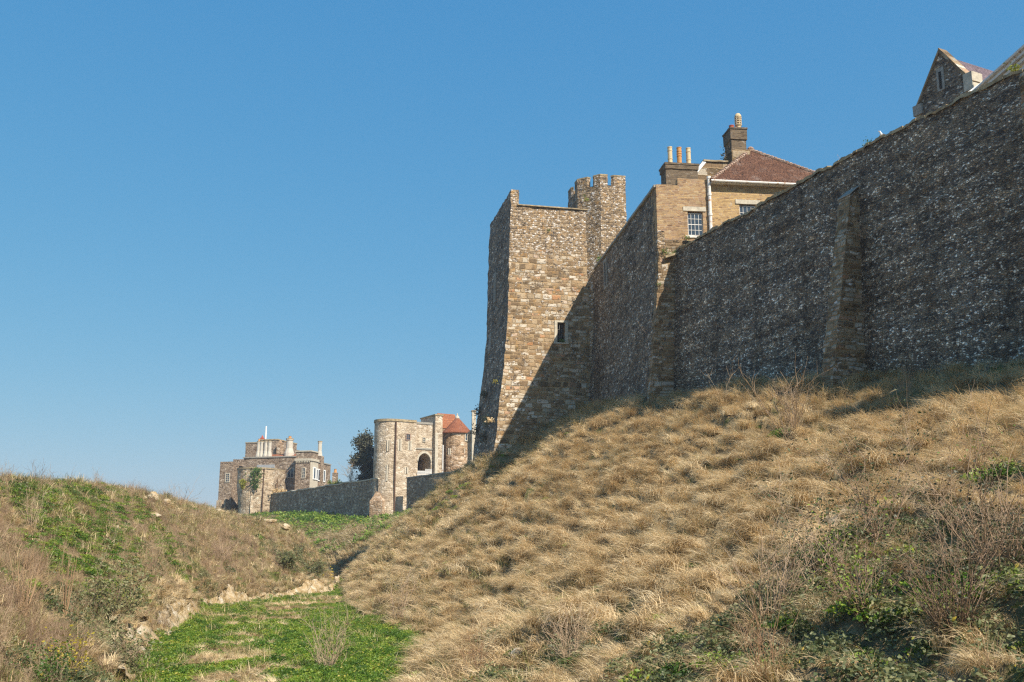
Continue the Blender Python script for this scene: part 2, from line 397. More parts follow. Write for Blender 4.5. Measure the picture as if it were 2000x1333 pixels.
M['lead'] = m_plain('grey_lead', (.36, .37, .38), .55, .2, 5, .4)
M['pot_buff'] = m_plain('buff_clay_pot', (.62, .48, .29), .8, .2, 6)
M['pot_orange'] = m_plain('orange_clay_pot', (.55, .27, .09), .8, .2, 6)
M['pot_red'] = m_plain('red_clay_pot', (.42, .09, .045), .8, .2, 6)
M['hollow_shade'] = m_plain('dark_hollow_shade', (.03, .026, .022), .9, .3, 5)  # flat dark colour painted in for the shade inside openings and hollows
M['iron'] = m_plain('dull_iron', (.16, .15, .14), .6, .3, 8, .5)
M['pipe_dark'] = m_plain('dark_rusty_pipe', (.10, .055, .035), .7, .3, 6)
M['moss_cap'] = m_plain('lichen_coping', (.33, .26, .16), .9, .45, 3)
M['chimney_white'] = m_plain('limewashed_flue', (.52, .475, .40), .8, .14, 2.5)
t = T('window_glass'); t.bsdf((.035, .05, .07), .04, spec=.9); M['glass'] = t.m
FAR1 = [(.21, .14, .085), (.38, .265, .165), (.49, .365, .25), (.41, .27, .165), (.64, .54, .43)]
FAR2 = [(.15, .112, .082), (.26, .195, .14), (.34, .265, .20), (.22, .165, .12), (.48, .40, .32)]
FAR3 = [(.15, .12, .09), (.25, .20, .15), (.34, .275, .205), (.20, .16, .12), (.55, .49, .40)]
FAR4 = [(.33, .26, .185), (.47, .385, .285), (.56, .475, .365), (.42, .335, .24), (.70, .62, .52)]
M['far_gate'] = m_rubble_far('gatehouse_rubble', FAR4, 3.0)
M['far_drum'] = m_rubble_far('drum_tower_rubble', FAR1, 3.0)
M['far_brown'] = m_rubble_far('brown_house_rubble', FAR2, 3.2)
M['far_wall'] = m_rubble_far('dark_curtain_rubble', FAR3, 3.2)
M['far_bastion'] = m_rubble_far('bastion_rubble', [(.24, .185, .125), (.40, .315, .22), (.52, .43, .32), (.40, .30, .20), (.64, .57, .46)], 2.6)

def m_leaf(name, a, b, c, trans=.35, rough=.55, scale=.7):
    t = T(name); oi = t.add('ShaderNodeObjectInfo'); pos = t.geo()
    n = t.noise(pos, scale, 3, .6)
    k = t.math('ADD', t.math('MULTIPLY', oi.outputs['Random'], .5), t.math('MULTIPLY', n, .5))
    col = t.ramp(k, [(.26, a), (.5, b), (.74, c)])
    d = t.add('ShaderNodeBsdfDiffuse', {'Color': col}); tr = t.add('ShaderNodeBsdfTranslucent', {'Color': col}); g = t.add('ShaderNodeBsdfGlossy', {'Color': (1, 1, 1, 1), 'Roughness': rough})
    m1 = t.add('ShaderNodeMixShader', {0: trans, 1: d.outputs[0], 2: tr.outputs[0]}); m2 = t.add('ShaderNodeMixShader', {0: .03, 1: m1.outputs[0], 2: g.outputs[0]})
    t.nt.links.new(m2.outputs[0], t.out.inputs[0]); return t.m
M['straw'] = m_leaf('dry_straw_grass', (.46, .325, .165), (.74, .56, .315), (.87, .72, .47), .25, scale=.5)
M['straw_pale'] = m_leaf('bleached_grass', (.42, .31, .17), (.56, .43, .25), (.66, .54, .35), .25)
M['grass_olive'] = m_leaf('olive_grass', (.14, .15, .035), (.26, .25, .07), (.42, .36, .14), .3)
M['weed'] = m_leaf('green_weed_leaf', (.055, .125, .012), (.13, .245, .022), (.27, .36, .04), .35)
M['weed_yellow'] = m_leaf('yellow_green_flower', (.20, .24, .03), (.34, .34, .05), (.42, .36, .05), .3)
M['yellow'] = m_leaf('yellow_leaf', (.42, .34, .03), (.60, .46, .05), (.55, .30, .04), .3)
M['ivy'] = m_leaf('grey_green_leaf', (.06, .085, .032), (.13, .155, .06), (.24, .24, .11), .25)
M['ivy_dark'] = m_leaf('dark_evergreen_leaf', (.03, .04, .022), (.065, .072, .04), (.12, .115, .07), .2)
M['twig'] = m_leaf('brown_twig', (.20, .13, .08), (.35, .24, .155), (.50, .37, .25), .0)
M['twig_red'] = m_leaf('reddish_stem', (.21, .125, .07), (.33, .205, .115), (.43, .29, .17), .0)
M['twig_pale'] = m_leaf('pale_dead_stem', (.30, .21, .13), (.42, .31, .20), (.52, .41, .28), .0)
M['bark'] = m_plain('bark', (.12, .095, .07), .9, .4, 6)
t = T('chalk'); p_ = t.geo(); n_ = t.noise(p_, 1.8, 6, .7)
t.bsdf(t.ramp(n_, [(.32, (.34, .23, .10)), (.45, (.54, .40, .22)), (.58, (.68, .57, .41)), (.7, (.82, .77, .68))]), .95, t.noise(p_, 5, 6, .7), .25, 1.0, .1); M['chalk'] = t.m
M['gull_white'] = m_plain('white_feathers', (.82, .82, .82), .7, .05, 5)
M['gull_grey'] = m_plain('grey_feathers', (.24, .25, .27), .7, .1, 5)
M['beak'] = m_plain('yellow_beak', (.60, .38, .05), .6, .1, 5)

# ------------------------------------------------------------------ frames of the buildings
o_ = P(1318, 492, 58); FW = Fr(o_[0], o_[1], -21)              # near curtain wall: outer face x = 0, far end y = 0
h0 = Fr(o_[0], o_[1], -7); hx, _ = h0.front(1281, 362); c_ = h0.w(hx, 0)
FH = Fr(c_[0], c_[1], -7)                                        # house and the wall behind it
j_ = FH.w(0, FH.side(1157, 600)[0]); t0 = Fr(j_[0], j_[1], -12); tx, _ = t0.front(994, 500); c_ = t0.w(tx, 0)
FT = Fr(c_[0], c_[1], -12)                                       # square tower: front y = 0, left side x = 0
SEC = FH.side(1157, 600)[0]
g_ = P(771, 985, 146); FG = Fr(g_[0], g_[1], -30)                # gatehouse
l_ = P(727, 935, 147.5); FLW = Fr(l_[0], l_[1], -35)             # long wall left of the gatehouse
k_ = P(548, 930, 186); FK = Fr(k_[0], k_[1], 14)                 # far house
b_ = P(498, 990, 181); FB = Fr(b_[0], b_[1], 0)                  # bastion

# ------------------------------------------------------------------ terrain
footR = np.array([(1,-60),(-.5,-10),(-1.8,10),(-2.5,24),(-3.3,36),(-8.2,53),(-12.4,75),(-15.4,89),(-17.4,102),(-26,112),(-45,120),(-80,132),(-150,150),(-320,200)], float)
footL = np.array([(-7,-60),(-7.5,0),(-8,15),(-9,24),(-10.3,28),(-12,34),(-14.8,47),(-16.8,56),(-16.2,65),(-15.4,71),(-13.8,77),(-14.6,86),(-17.3,96),(-25,104),(-40,111),(-80,122),(-150,140),(-320,190)], float)
crest = np.array([(-24,-60,3),(-20,0,2.4),(-18.6,25,2.45),(-19,37,2.6),(-21.4,50,3.35),(-23.5,62,3.8),(-25.2,73,3.9),(-25.6,84,3.7),(-18.8,88.0,2.3),(-27,97,3.0),(-45,102,3),(-80,113,3),(-150,130,3),(-320,180,3)], float)
def wp(fr, x, y, z): q = fr.w(x, y); return (q[0], q[1], z)
base = np.array([wp(FW,0,-100,4.5), wp(FW,0,-60,5.6), wp(FW,0,-40,6.3), wp(FW,0,-24,6.6), wp(FW,0,-20.6,7.0), wp(FW,0,-13.5,7.85), wp(FW,0,-8.7,8.3), wp(FW,0,-.2,9.15),
                 wp(FH,-.4,2,9.3), wp(FH,-.5,10,10.2), wp(FH,-.4,SEC-.3,11.2), wp(FT,5.5,-.4,11.2), wp(FT,3,-.4,9.8), wp(FT,-1.1,-.4,7.4), wp(FT,-2.0,10,6.8),
                 (-4,97,6.4), (-6,112,6.2), (-10,132,5.6), wp(FG,0,0,4.9), wp(FG,-2.4,1,4.6), wp(FLW,0,6,5.0), wp(FLW,0,20,6.0), wp(FLW,0,37,6.7), (-48,184,6.1), (-56,192,6.2), (-100,215,7), (-320,280,7)], float)

def pl(pts, X, Y):
    """distance to a polyline and the third column at the nearest point"""
    best = np.full(X.shape, 1e9); val = np.zeros(X.shape)
    for a, b in zip(pts[:-1], pts[1:]):
        d = b[:2] - a[:2]; L2 = d @ d
        tt = np.clip(((X - a[0]) * d[0] + (Y - a[1]) * d[1]) / L2, 0, 1)
        dd = np.hypot(X - a[0] - tt * d[0], Y - a[1] - tt * d[1])
        m = dd < best; best = np.where(m, dd, best)
        if pts.shape[1] > 2: val = np.where(m, a[2] + (b[2] - a[2]) * tt, val)
    return best, val
def inside(poly, X, Y):
    r = np.zeros(X.shape, bool); n = len(poly)
    for i in range(n):
        x1, y1 = poly[i][:2]; x2, y2 = poly[(i+1) % n][:2]
        if y1 == y2: continue
        c = ((y1 > Y) != (y2 > Y)) & (X < (x2 - x1) * (Y - y1) / (y2 - y1) + x1); r ^= c
    return r
ZF = -3.0
def zones(X, Y):
    inR = inside(np.vstack([footR[:, :2], base[::-1, :2]]), X, Y)
    fl = inside(np.vstack([footL[:, :2], footR[::-1, :2]]), X, Y)
    inL = inside(np.vstack([crest[:, :2], footL[::-1, :2]]), X, Y)
    plR = inside(np.vstack([base[:, :2], [(-320, 900), (900, 900), (900, -60)]]), X, Y)
    return inR, fl, inL, plR
fR_t = ([0, .08, .3, .6, .85, 1], [0, .075, .32, .635, .875, 1]); fL_t = ([0, .1, .5, .8, 1], [0, .12, .58, .87, 1])
def tcoord(X, Y):
    dR, _ = pl(footR, X, Y); dB, zb = pl(base, X, Y); dL, _ = pl(footL, X, Y); dC, zc = pl(crest, X, Y)
    return dR, dB, zb, dL, dC, zc
def height(X, Y):
    inR, fl, inL, plR = zones(X, Y); dR, dB, zb, dL, dC, zc = tcoord(X, Y)
    tR = dR / (dR + dB + 1e-6); tL = dL / (dL + dC + 1e-6)
    z = np.full(X.shape, ZF)
    z = np.where(inR, ZF + (zb - ZF) * np.interp(tR, *fR_t), z)
    z = np.where(plR, zb + .2, z)
    zl = ZF + (zc - ZF) * np.interp(tL, *fL_t)
    z = np.where(inL, zl, z)
    far = ~(inR | fl | inL | plR)
    z = np.where(far, np.maximum(zc - .03 * dC, -8), z)
    return z
def axis(bits):
    a = []
    for lo, hi, st in bits: a += list(np.arange(lo, hi, st))
    return np.array(a)
gx = np.concatenate([[-3000,-1500,-800,-500,-400,-330,-260,-210], axis([(-170,-36,2.0),(-36,34,.2),(34,70,2.0)]), [70,90,130,200,330,600,1200,3000]])
gy = np.concatenate([[-3000,-1200,-500,-200,-100], axis([(-60,2,2.0),(2,104,.22),(104,215,1.0)]), [215,235,270,320,420,600,1100,3000]])
GX, GY = np.meshgrid(gx, gy); GZ = height(np.clip(GX, -300, 300), np.clip(GY, -58, 600))
ix0, ix1 = np.searchsorted(gx, -36), np.searchsorted(gx, 34); iy0, iy1 = np.searchsorted(gy, 2), np.searchsorted(gy, 104)
def blur(A, k):
    for _ in range(k):
        A[1:-1] = A[:-2] * .25 + A[1:-1] * .5 + A[2:] * .25
        A[:, 1:-1] = A[:, :-2] * .25 + A[:, 1:-1] * .5 + A[:, 2:] * .25
    return A
GZ[iy0:iy1, ix0:ix1] = blur(GZ[iy0:iy1, ix0:ix1].copy(), 7)
GZ[iy1:-6, 8:-6] = blur(GZ[iy1:-6, 8:-6].copy(), 2)
rad = np.hypot(GX, GY); GZ = np.where(rad > 330, GZ + (-9 - GZ) * np.clip((rad - 330) / 400, 0, 1), GZ)
# hummocks, sheep-track ledges and lumps
inR, flz, inL, plR = zones(GX, GY); dR, dB, zb, dL, dC, zc = tcoord(GX, GY)
wR = np.where(inR, np.clip(dR / 2.0, 0, 1) * np.clip(dB / 1.5, .15, 1), 0); wL = np.where(inL, np.clip(dL / 1.5, 0, 1), 0)
hd = R(-17); ca = GX * math.sin(hd) + GY * math.cos(hd); cc = GX * math.cos(hd) - GY * math.sin(hd)
wx = vnoise(ca / 3, cc / 3, None, 40) * 1.4; wy = vnoise(ca / 3, cc / 3, None, 41) * 1.0
def terrace(ca, cc):
    ph = cc / 1.4 + 1.25 * vnoise(ca / 2.6, cc / 2.4, None, 42) + .45 * vnoise(ca / .95, cc / 1.1, None, 43); s = ph - np.floor(ph)
    return s, np.clip(.65 + .9 * vnoise(ca / 3.2, cc / 2.2, None, 44), .12, 1.3)
ts, tam = terrace(ca, cc); led = (np.where(ts < .3, ts / .3, 1 - (ts - .3) / .7) - .5) * tam
lump = vnoise((ca + wx) / 1.5, (cc + wy) / .85, None, 45)
nearfade = np.where(GY < 230, 1.0, 0)
GZ = GZ + nearfade * wR * (.50 * led + .18 * lump + .22 * fbm(GX / 7, GY / 7, 47, 3))
GZ = GZ + nearfade * wL * (.28 * fbm(GX / 3.5, GY / 3.5, 50, 3) + .12 * vnoise(GX / .8, GY / .8, None, 53))
GZ = GZ + nearfade * np.where(flz, .10 * fbm(GX / 2.5, GY / 2.5, 55, 3), 0)
GZ = GZ + np.where(GY < 230, np.where(~(inR | flz | inL | plR), .25 * fbm(GX / 4, GY / 4, 58, 3), 0), 0)
q_h = FW.w(-3.4, -9.5); GZ = GZ + np.where(inR, .95 * np.exp(-((GX - q_h[0])**2 + (GY - q_h[1])**2) / 7.5), 0)
q_h = FW.w(-3.8, -14.5); GZ = GZ + np.where(inR, .45 * np.exp(-((GX - q_h[0])**2 + (GY - q_h[1])**2) / 6.0), 0)
# hollow scrape with bare chalk low on the right bank
def gz(X, Y):
    X = np.asarray(X, float); Y = np.asarray(Y, float)
    i = np.clip(np.searchsorted(gx, X) - 1, 0, len(gx)-2); j = np.clip(np.searchsorted(gy, Y) - 1, 0, len(gy)-2)
    u = (X - gx[i]) / (gx[i+1] - gx[i]); v = (Y - gy[j]) / (gy[j+1] - gy[j])
    return (GZ[j, i]*(1-u) + GZ[j, i+1]*u)*(1-v) + (GZ[j+1, i]*(1-u) + GZ[j+1, i+1]*u)*v
nx, ny = len(gx), len(gy); I = np.arange(nx*ny).reshape(ny, nx)
quads = np.stack([I[:-1, :-1], I[:-1, 1:], I[1:, 1:], I[1:, :-1]], -1).reshape(-1, 4)
t = T('turf_and_soil'); p_ = t.geo(); a_ = t.noise(p_, .5, 6, .65); b2 = t.noise(p_, 6, 5, .7); c2 = t.noise(p_, .11, 3, .5)
col = t.ramp(b2, [(.3, (.11, .082, .045)), (.5, (.24, .18, .10)), (.7, (.40, .31, .175))])
col = t.mix(t.sstep(a_, .52, .64), col, t.ramp(b2, [(.3, (.05, .06, .018)), (.7, (.14, .15, .045))]))
t.bsdf(col, .95, b2, .12, 1.0, .1); M['ground'] = t.m
gme = raw_mesh('ground', np.stack([GX, GY, GZ], -1).reshape(-1, 3), quads, M['ground']); gme.polygons.foreach_set('use_smooth', [True]*len(gme.polygons))
ground = bpy.data.objects.new('ground', gme); COL.objects.link(ground); tag(ground, kind='structure')
V_ = np.stack([GX, GY, GZ], -1).reshape(-1, 3)
bvh = BVHTree.FromPolygons([Vector(v) for v in V_], [tuple(int(k) for k in q) for q in quads])
def hit(px, py, maxd=400):
    d = Vector(ray(px, py)).normalized(); r = bvh.ray_cast(Vector((0, 0, 0)), d, maxd)
    return np.array(r[0]) if r[0] is not None else None
# ------------------------------------------------------------------ shared small builders
def make_window(th, x0, x1, z0, z1, y, cols, rows, mat='white', bar=.022, frame=.05, label=None, depth=.06):
    """frame with glazing bars in front of its pane"""
    b = MB()
    b.box(x0, x0+frame, y, y+depth, z0, z1); b.box(x1-frame, x1, y, y+depth, z0, z1)
    b.box(x0+frame, x1-frame, y, y+depth, z0, z0+frame); b.box(x0+frame, x1-frame, y, y+depth, z1-frame, z1)
    for i in range(1, cols):
        x = x0 + (x1-x0)*i/cols; b.box(x-bar/2, x+bar/2, y+.012, y+depth-.012, z0+frame, z1-frame)
    for j in range(1, rows):
        z = z0 + (z1-z0)*j/rows; k = 1.7 if j*2 == rows else 1; b.box(x0+frame, x1-frame, y+.008, y+depth-.008, z-bar/2*k, z+bar/2*k)
    w = th.part(b, 'window', M[mat], label=label)
    p = MB(); p.box(x0+frame*.5, x1-frame*.5, y+depth*.45, y+depth*.55, z0+frame*.5, z1-frame*.5)
    th.part(p, 'pane', M['glass'], w); return w
def pot(th, par, x, y, z0, z1, r, mat, rings=(), n=14, taper=1.0):
    b = MB(); h = z1 - z0; pr = [(r*1.12, z0), (r*1.12, z0+.06), (r, z0+.10)]
    for q in rings: zz = z0 + h*q; pr += [(r, zz-.035), (r*1.14, zz-.025), (r*1.14, zz+.025), (r, zz+.035)]
    pr += [(r*taper, z1-.07), (r*1.12*taper, z1-.05), (r*1.12*taper, z1), (r*.75*taper, z1), (r*.75*taper, z1-.2), (0, z1-.2)]
    b.lathe(pr, x, y, n); return th.part(b, 'chimney_pot', mat, par, smooth=False)

# ------------------------------------------------------------------ near curtain wall
topy = ([-100, -30, -25.6, -23, -20.3, -17.9, -9, 0], [17.2, 17.3, 17.53, 17.71, 17.8, 17.88, 17.85, 17.9])
def warp_near(W):
    W = W.copy(); k = (np.interp(W[:,1], *topy) - 3 + .05*vnoise(W[:,1]*1.3, W[:,1]*0, None, 5) + .035*vnoise(W[:,1]*5, W[:,1]*0, None, 6)) / 15.0
    z = 3 + (W[:,2] - 3) * k; W[:,0] -= .42 * np.clip((18 - z) / 9, 0, 2)
    W[:,2] = z; return W
th = Thing('curtain_wall', FW, 7, 'long shaded flint curtain wall rising towards the right edge, with a stone buttress', 'castle wall', 'castle curtain walls', xy=(0, -12))
b = MB(seg=.3, jit=.05, jf=2.2, warp=warp_near); b.box(0, 1.5, -25.5, 0, 3, 18, skip='fkb')
th.part(b, 'masonry', M['flint'])
b = MB(seg=.22, jit=.06, jf=3.0, warp=warp_near); b.box(-.06, 1.52, -27.6, -25.4, 3, 18.0); th.part(b, 'quoin', M['rag_grey'], label='pale dressed stone quoin strip at the right end')
b = MB(seg=1.2, jit=.06, warp=warp_near); b.box(-2.0, 1.5, -60, -31.5, 2, 18); th.part(b, 'pier', M['flint2'])
b = MB(seg=.25, jit=.055, jf=3.2, warp=warp_near)
for k in range(65):
    y1 = -k*.412; y0 = y1 - .412; dz = random.uniform(-.03, .05); b.box(-.05 - random.uniform(0, .05), 1.5, y0, y1, 17.97, 18.1 + dz, skip='b')
th.part(b, 'coping', M['moss_cap'])
# buttress
yb = FW.side(1694, 372, -.0)[0]; yb0 = -16.42
xt, zt = FW.front(1661, 380, yb0); xb_, zb_ = FW.front(1628, 716, yb0); zc_ = FW.front(1692, 366, yb0)[1]
def warp_but(W):
    W = W.copy(); z = W[:,2]; q = np.clip((zt - z) / (zt - zb_), 0, 1.6); xo = xt + (xb_ - xt) * q
    W[:,0] = np.where(W[:,0] < -.4, xo, W[:,0] - .42 * np.clip((18 - z) / 9, 0, 2) * 0); return W
b = MB(seg=.25, jit=.045, jf=3, warp=None); b.box(-.9, .3, yb0, yb0+.8, 4, zt, skip='tb')
b.face(((-.9, yb0, zt), (.3, yb0, zc_), (.3, yb0+.8, zc_), (-.9, yb0+.8, zt)))
b.face(((-.9, yb0, zt), (.3, yb0, zt), (.3, yb0, zc_)))
def w2(W):
    W = W.copy(); z = W[:,2]; q = np.clip((zt - z) / (zt - zb_), 0, 1.6); xo = xt + (xb_ - xt) * q
    s_ = np.clip((.3 - W[:,0]) / 1.2, 0, 1); W[:,0] = .3 + (xo - .3) * s_; return W
b.warp = w2
bo = th.part(b, 'buttress', M['rag_grey'], label='tapering stone buttress against the flint wall')
b = MB(jit=.015, jf=4); e1 = np.array([xt-.05, zt-.02]); e2 = np.array([.0, zc_+.02])
b.face(((e1[0], yb0-.02, e1[1]), (e2[0], yb0-.02, e2[1]), (e2[0], yb0+.84, e2[1]), (e1[0], yb0+.84, e1[1])))
b.face(((e1[0], yb0-.02, e1[1]+.05), (e2[0], yb0-.02, e2[1]+.05), (e2[0], yb0+.84, e2[1]+.05), (e1[0], yb0+.84, e1[1]+.05)))
b.face(((e1[0], yb0-.02, e1[1]), (e2[0], yb0-.02, e2[1]), (e2[0], yb0-.02, e2[1]+.05), (e1[0], yb0-.02, e1[1]+.05)))
b.face(((e1[0], yb0-.02, e1[1]), (e1[0], yb0+.84, e1[1]), (e1[0], yb0+.84, e1[1]+.05), (e1[0], yb0-.02, e1[1]+.05)))
th.part(b, 'weathering', M['ashlar_grey'], bo)

# ------------------------------------------------------------------ wall between house and tower
def warp_sec(W):
    W = W.copy(); W[:,0] -= np.where(W[:,0] < .9, .75 * np.clip((17.5 - W[:,2]) / 8, 0, 1.5) ** 1.25, 0); return W
th = Thing('curtain_wall', FH, 9.5, 'high dark flint wall between the brick house and the square tower', 'castle wall', 'castle curtain walls', xy=(0, 9))
b = MB(seg=.35, jit=.05, jf=2, warp=warp_sec); b.box(0, 1.2, .6, SEC+.8, 5, 22.0, skip='bf'); th.part(b, 'masonry', M['flint2'])
b = MB(seg=.6, jit=.02, jf=2); b.box(-.12, 1.3, .05, SEC-1.2, 22.0, 22.16); th.part(b, 'coping', M['ashlar_grey'])
ys, zs_ = FH.side(1183, 512); ye, ze = FH.side(1183, 560)
b = MB(); zt_, zb2 = max(zs_, ze), min(zs_, ze); yc = (ys+ye)/2
b.box(-.06, .1, yc-.5, yc-.25, zb2, zt_); b.box(-.06, .1, yc+.25, yc+.5, zb2, zt_); b.box(-.06, .1, yc-.5, yc+.5, zt_, zt_+.25); b.box(-.06, .1, yc-.5, yc+.5, zb2-.2, zb2)
so = th.part(b, 'slit_window', M['ashlar_grey']); b = MB(); b.box(-.02, .05, yc-.25, yc+.25, zb2, zt_); th.part(b, 'opening', M['hollow_shade'], so)

# ------------------------------------------------------------------ brick house
th = Thing('brick_house', FH, 9.5, 'brown brick house with tiled hip roof and two chimney stacks behind the near wall', 'house', xy=(4, 3))
w1 = (1.93, 2.90, 18.97, 20.50); w2_ = (5.27, 6.32, 19.25, 21.12)
Z1, Z2, ZE = 22.14, 22.62, 22.5
b = MB(seg=.5, jit=.018, jf=2)
b.wall(0, 3.40, 18.6, Z1, 0, [w1], .22)
b.box(0, 1.37, 0, .45, Z1-.001, Z1+.03, skip='b'); b.box(1.37, 3.40, 0, .45, Z1, Z2, skip='b')
b.quad((0, 1.2, 18.6), (0, 0, 18.6), (0, 0, Z1), (0, 1.2, Z1)); b.quad((0, .45, Z1), (1.37, .45, Z1), (1.37, .45, 18.6), (0, .45, 18.6))
th.part(b, 'parapet_wall', M['brick_old'], label='weathered brown brick front with a stepped parapet')
b = MB(seg=.6, jit=.012, jf=2); b.wall(3.40, 12.2, 12, ZE-.02, .03, [w2_], .22); b.quad((12.2, .03, 12), (12.2, 7.2, 12), (12.2, 7.2, ZE), (12.2, .03, ZE)); b.quad((3.4, 7.2, 12), (3.4, .03, 12), (3.4, .03, ZE), (3.4, 7.2, ZE)); b.quad((12.2, 7.2, 12), (3.4, 7.2, 12), (3.4, 7.2, ZE), (12.2, 7.2, ZE))
th.part(b, 'wall', M['brick'], label='cleaner yellow brick wall under the hip roof')
b = MB(seg=.3, jit=.04, jf=3, warp=warp_sec); b.box(0, 1.55, -.03, .62, 4, 18.62, skip='b'); th.part(b, 'corner_pier', M['rag_grey'], label='stone corner pier below the brickwork')
b = MB(seg=.25, jit=.03, jf=4); b.box(-.03, .42, -.06, .5, 18.0, 19.15); th.part(b, 'quoin', M['rag_turret'])
lx, lz = FH.front(1297, 505); rx, rz_ = FH.front(1322, 496)
b = MB(jit=.015, jf=4); b.extr([(lx, lz-.06), (rx+.3, rz_-.02), (rx+.3, rz_+.12), (lx, lz+.06)], -.35, .0); th.part(b, 'ledge', M['moss_cap'])
b = MB(seg=.4, jit=.01); b.box(1.66, 3.10, -.045, .1, 20.52, 20.80); th.part(b, 'lintel', M['ashlar'])
b = MB(seg=.4, jit=.01); b.box(5.03, 6.62, -.015, .1, 21.14, 21.42); th.part(b, 'lintel', M['ashlar'])
b = MB(seg=.3, jit=.02, jf=4); b.box(1.80, 3.02, -.07, .15, 18.80, 18.95); th.part(b, 'sill', M['white'])
make_window(th, w1[0]+.01, w1[1]-.01, w1[2]+.01, w1[3]-.08, .10, 4, 4, label='sash window of sixteen small panes')
make_window(th, w2_[0]+.01, w2_[1]-.01, w2_[2]+.01, w2_[3]-.06, .12, 4, 4, label='sash window half hidden by the flint wall')
# hip roof
ax, ay, az = FH.front(1466, 294, 3.5)[0], 3.5, FH.front(1466, 294, 3.5)[1]
ex0, ex1, ey0, ey1 = 3.45, 12.5, -.32, 7.5
def roofquad(b, A, B, C):
    b.face((A, B, C))
b = MB(); A, B_, C_, D_ = (ex0, ey0, ZE), (ex1, ey0, ZE), (ex1, ey1, ZE), (ex0, ey1, ZE); AP = (ax, ay, az)
AP2 = (ax+.2, ay+.5, az)
def slope_uv(b, A, B, apex):
    A, B, apex = map(np.array, (A, B, apex)); t_ = (B-A)/np.linalg.norm(B-A); n_ = 10
    up = apex - A; up = up - t_*(up@t_); L = np.linalg.norm(up); up /= L
    b.face((A, B, apex), 0, [(float(t_@p), float(up@(p-A))) for p in (A, B, apex)])
slope_uv(b, A, B_, AP); slope_uv(b, D_, A, AP); slope_uv(b, C_, D_, AP); slope_uv(b, B_, C_, AP)
b.face((D_, C_, B_, A)); ro = th.part(b, 'roof', M['tiles'])
b = MB(jit=.012, jf=6)
def hip(b, p0, p1, n=24, r=.13):
    p0, p1 = np.array(p0), np.array(p1)
    for k in range(n):
        a_, c__ = p0 + (p1-p0)*k/n, p0 + (p1-p0)*(k+1.15)/n
        b.tube([a_ + (0,0,.03), c__ + (0,0,.0)], [r*1.05, r*.85], 7)
hip(b, A, AP, 22); hip(b, B_, AP, 26); b.lathe([(.2, az-.1), (.22, az+.1), (.12, az+.22), (0, az+.25)], ax, ay, 8)
th.part(b, 'ridge_tiles', M['tiles_hip'], ro)
b = MB(); b.tube([(ex0-.05, ey0-.06, ZE-.06), (ex1, ey0-.06, ZE-.06)], .075, 8); b.box(ex0, ex1, ey0+.02, .03, ZE-.16, ZE-.03); th.part(b, 'gutter', M['white'])
px_, pz_ = FH.front(1384, 346, -.12); b = MB(); b.tube([(px_, -.13, pz_), (px_+.0, -.13, 17.5)], .105, 10)
for zz in (pz_-.05, 20.3, 21.6, 18.9): b.tube([(px_, -.13, zz-.07), (px_, -.13, zz+.07)], .135, 10)
th.part(b, 'downpipe', M['white'])
# chimney stacks
def stack(x0, x1, y0, y1, z0, z1, capz, name='chimney'):
    b = MB(seg=.4, jit=.015, jf=3); b.box(x0, x1, y0, y1, z0, capz, skip='b'); b.box(x0-.06, x1+.06, y0-.06, y1+.06, capz, z1-.12); b.box(x0-.10, x1+.10, y0-.10, y1+.10, z1-.12, z1)
    return th.part(b, name, M['brick_dark'])
cx0, cz1 = FH.front(1300, 318, 1.0); cx1, _ = FH.front(1362, 318, 1.0); czc = FH.front(1330, 331, 1.0)[1]
c1 = stack(cx0, cx1, 1.0, 2.15, 20, cz1, czc)
for (pl_, pr_, pt_, mt, rg, r_) in ((1303, 1313, 288, 'pot_buff', (.38, .8), .145), (1320.5, 1331.5, 289, 'pot_orange', (.55, .68, .8), .15), (1339, 1349, 290, 'pot_buff', (.38, .8), .145)):
    x_, z_ = FH.front((pl_+pr_)/2, pt_, 1.55); pot(th, c1, x_, 1.55, cz1-.02, z_, r_, M[mt], rg)
gp = [FH.front(*q, 2.4) for q in ((1345, 353), (1377, 316), (1420, 314), (1424, 370))]; gp.append((gp[0][0], gp[3][1]))
b = MB(seg=None, jit=.0); b.extr(gp, 2.4, 3.0); th.part(b, 'gable', M['render'], label='rendered gable with a white sloping flashing')
b = MB(); (xa, za), (xb2, zb3) = gp[0], gp[1]; b.extr([(xa-.03, za+.0), (xa+.13, za-.05), (xb2+.05, zb3-.08), (xb2-.12, zb3+.06)], 2.34, 2.395); th.part(b, 'flashing', M['white_clean'])
b = MB(jit=.02, jf=3, seg=.3); b.box(gp[1][0]-.12, gp[2][0]+.05, 2.3, 3.1, gp[1][1], gp[1][1]+.11); th.part(b, 'coping', M['moss_cap'])
cx0, cz1 = FH.front(1427, 249, 3.0); cx1, _ = FH.front(1456, 249, 3.0); czc = FH.front(1440, 273, 3.0)[1]; zsh = FH.front(1440, 293, 3.0)[1]
c2 = stack(cx0, cx1, 3.0, 4.3, zsh, cz1, czc)
b = MB(seg=.4, jit=.02, jf=3); b.box(cx0-.02, cx1+.22, 2.92, 4.4, 22, zsh); th.part(b, 'shoulder', M['render'], c2)
x_, z_ = FH.front(1428.5, 246, 3.5); pot(th, c2, x_, 3.5, cz1-.02, z_, .155, M['pot_red'], ())
x_, z_ = FH.front(1442, 246, 3.5); pz1 = FH.front(1442, 223, 3.5)[1]
b = MB(); b.lathe([(.20, cz1-.02), (.20, cz1+.1), (.17, cz1+.14), (.17, z_-.1), (.21, z_-.05), (.21, z_)], x_, 3.5, 12)
for k in range(8):
    a_ = 2*math.pi*k/8; b.tube([(x_+.2*math.cos(a_), 3.5+.2*math.sin(a_), z_), (x_+.2*math.cos(a_), 3.5+.2*math.sin(a_), pz1-.22)], .035, 5)
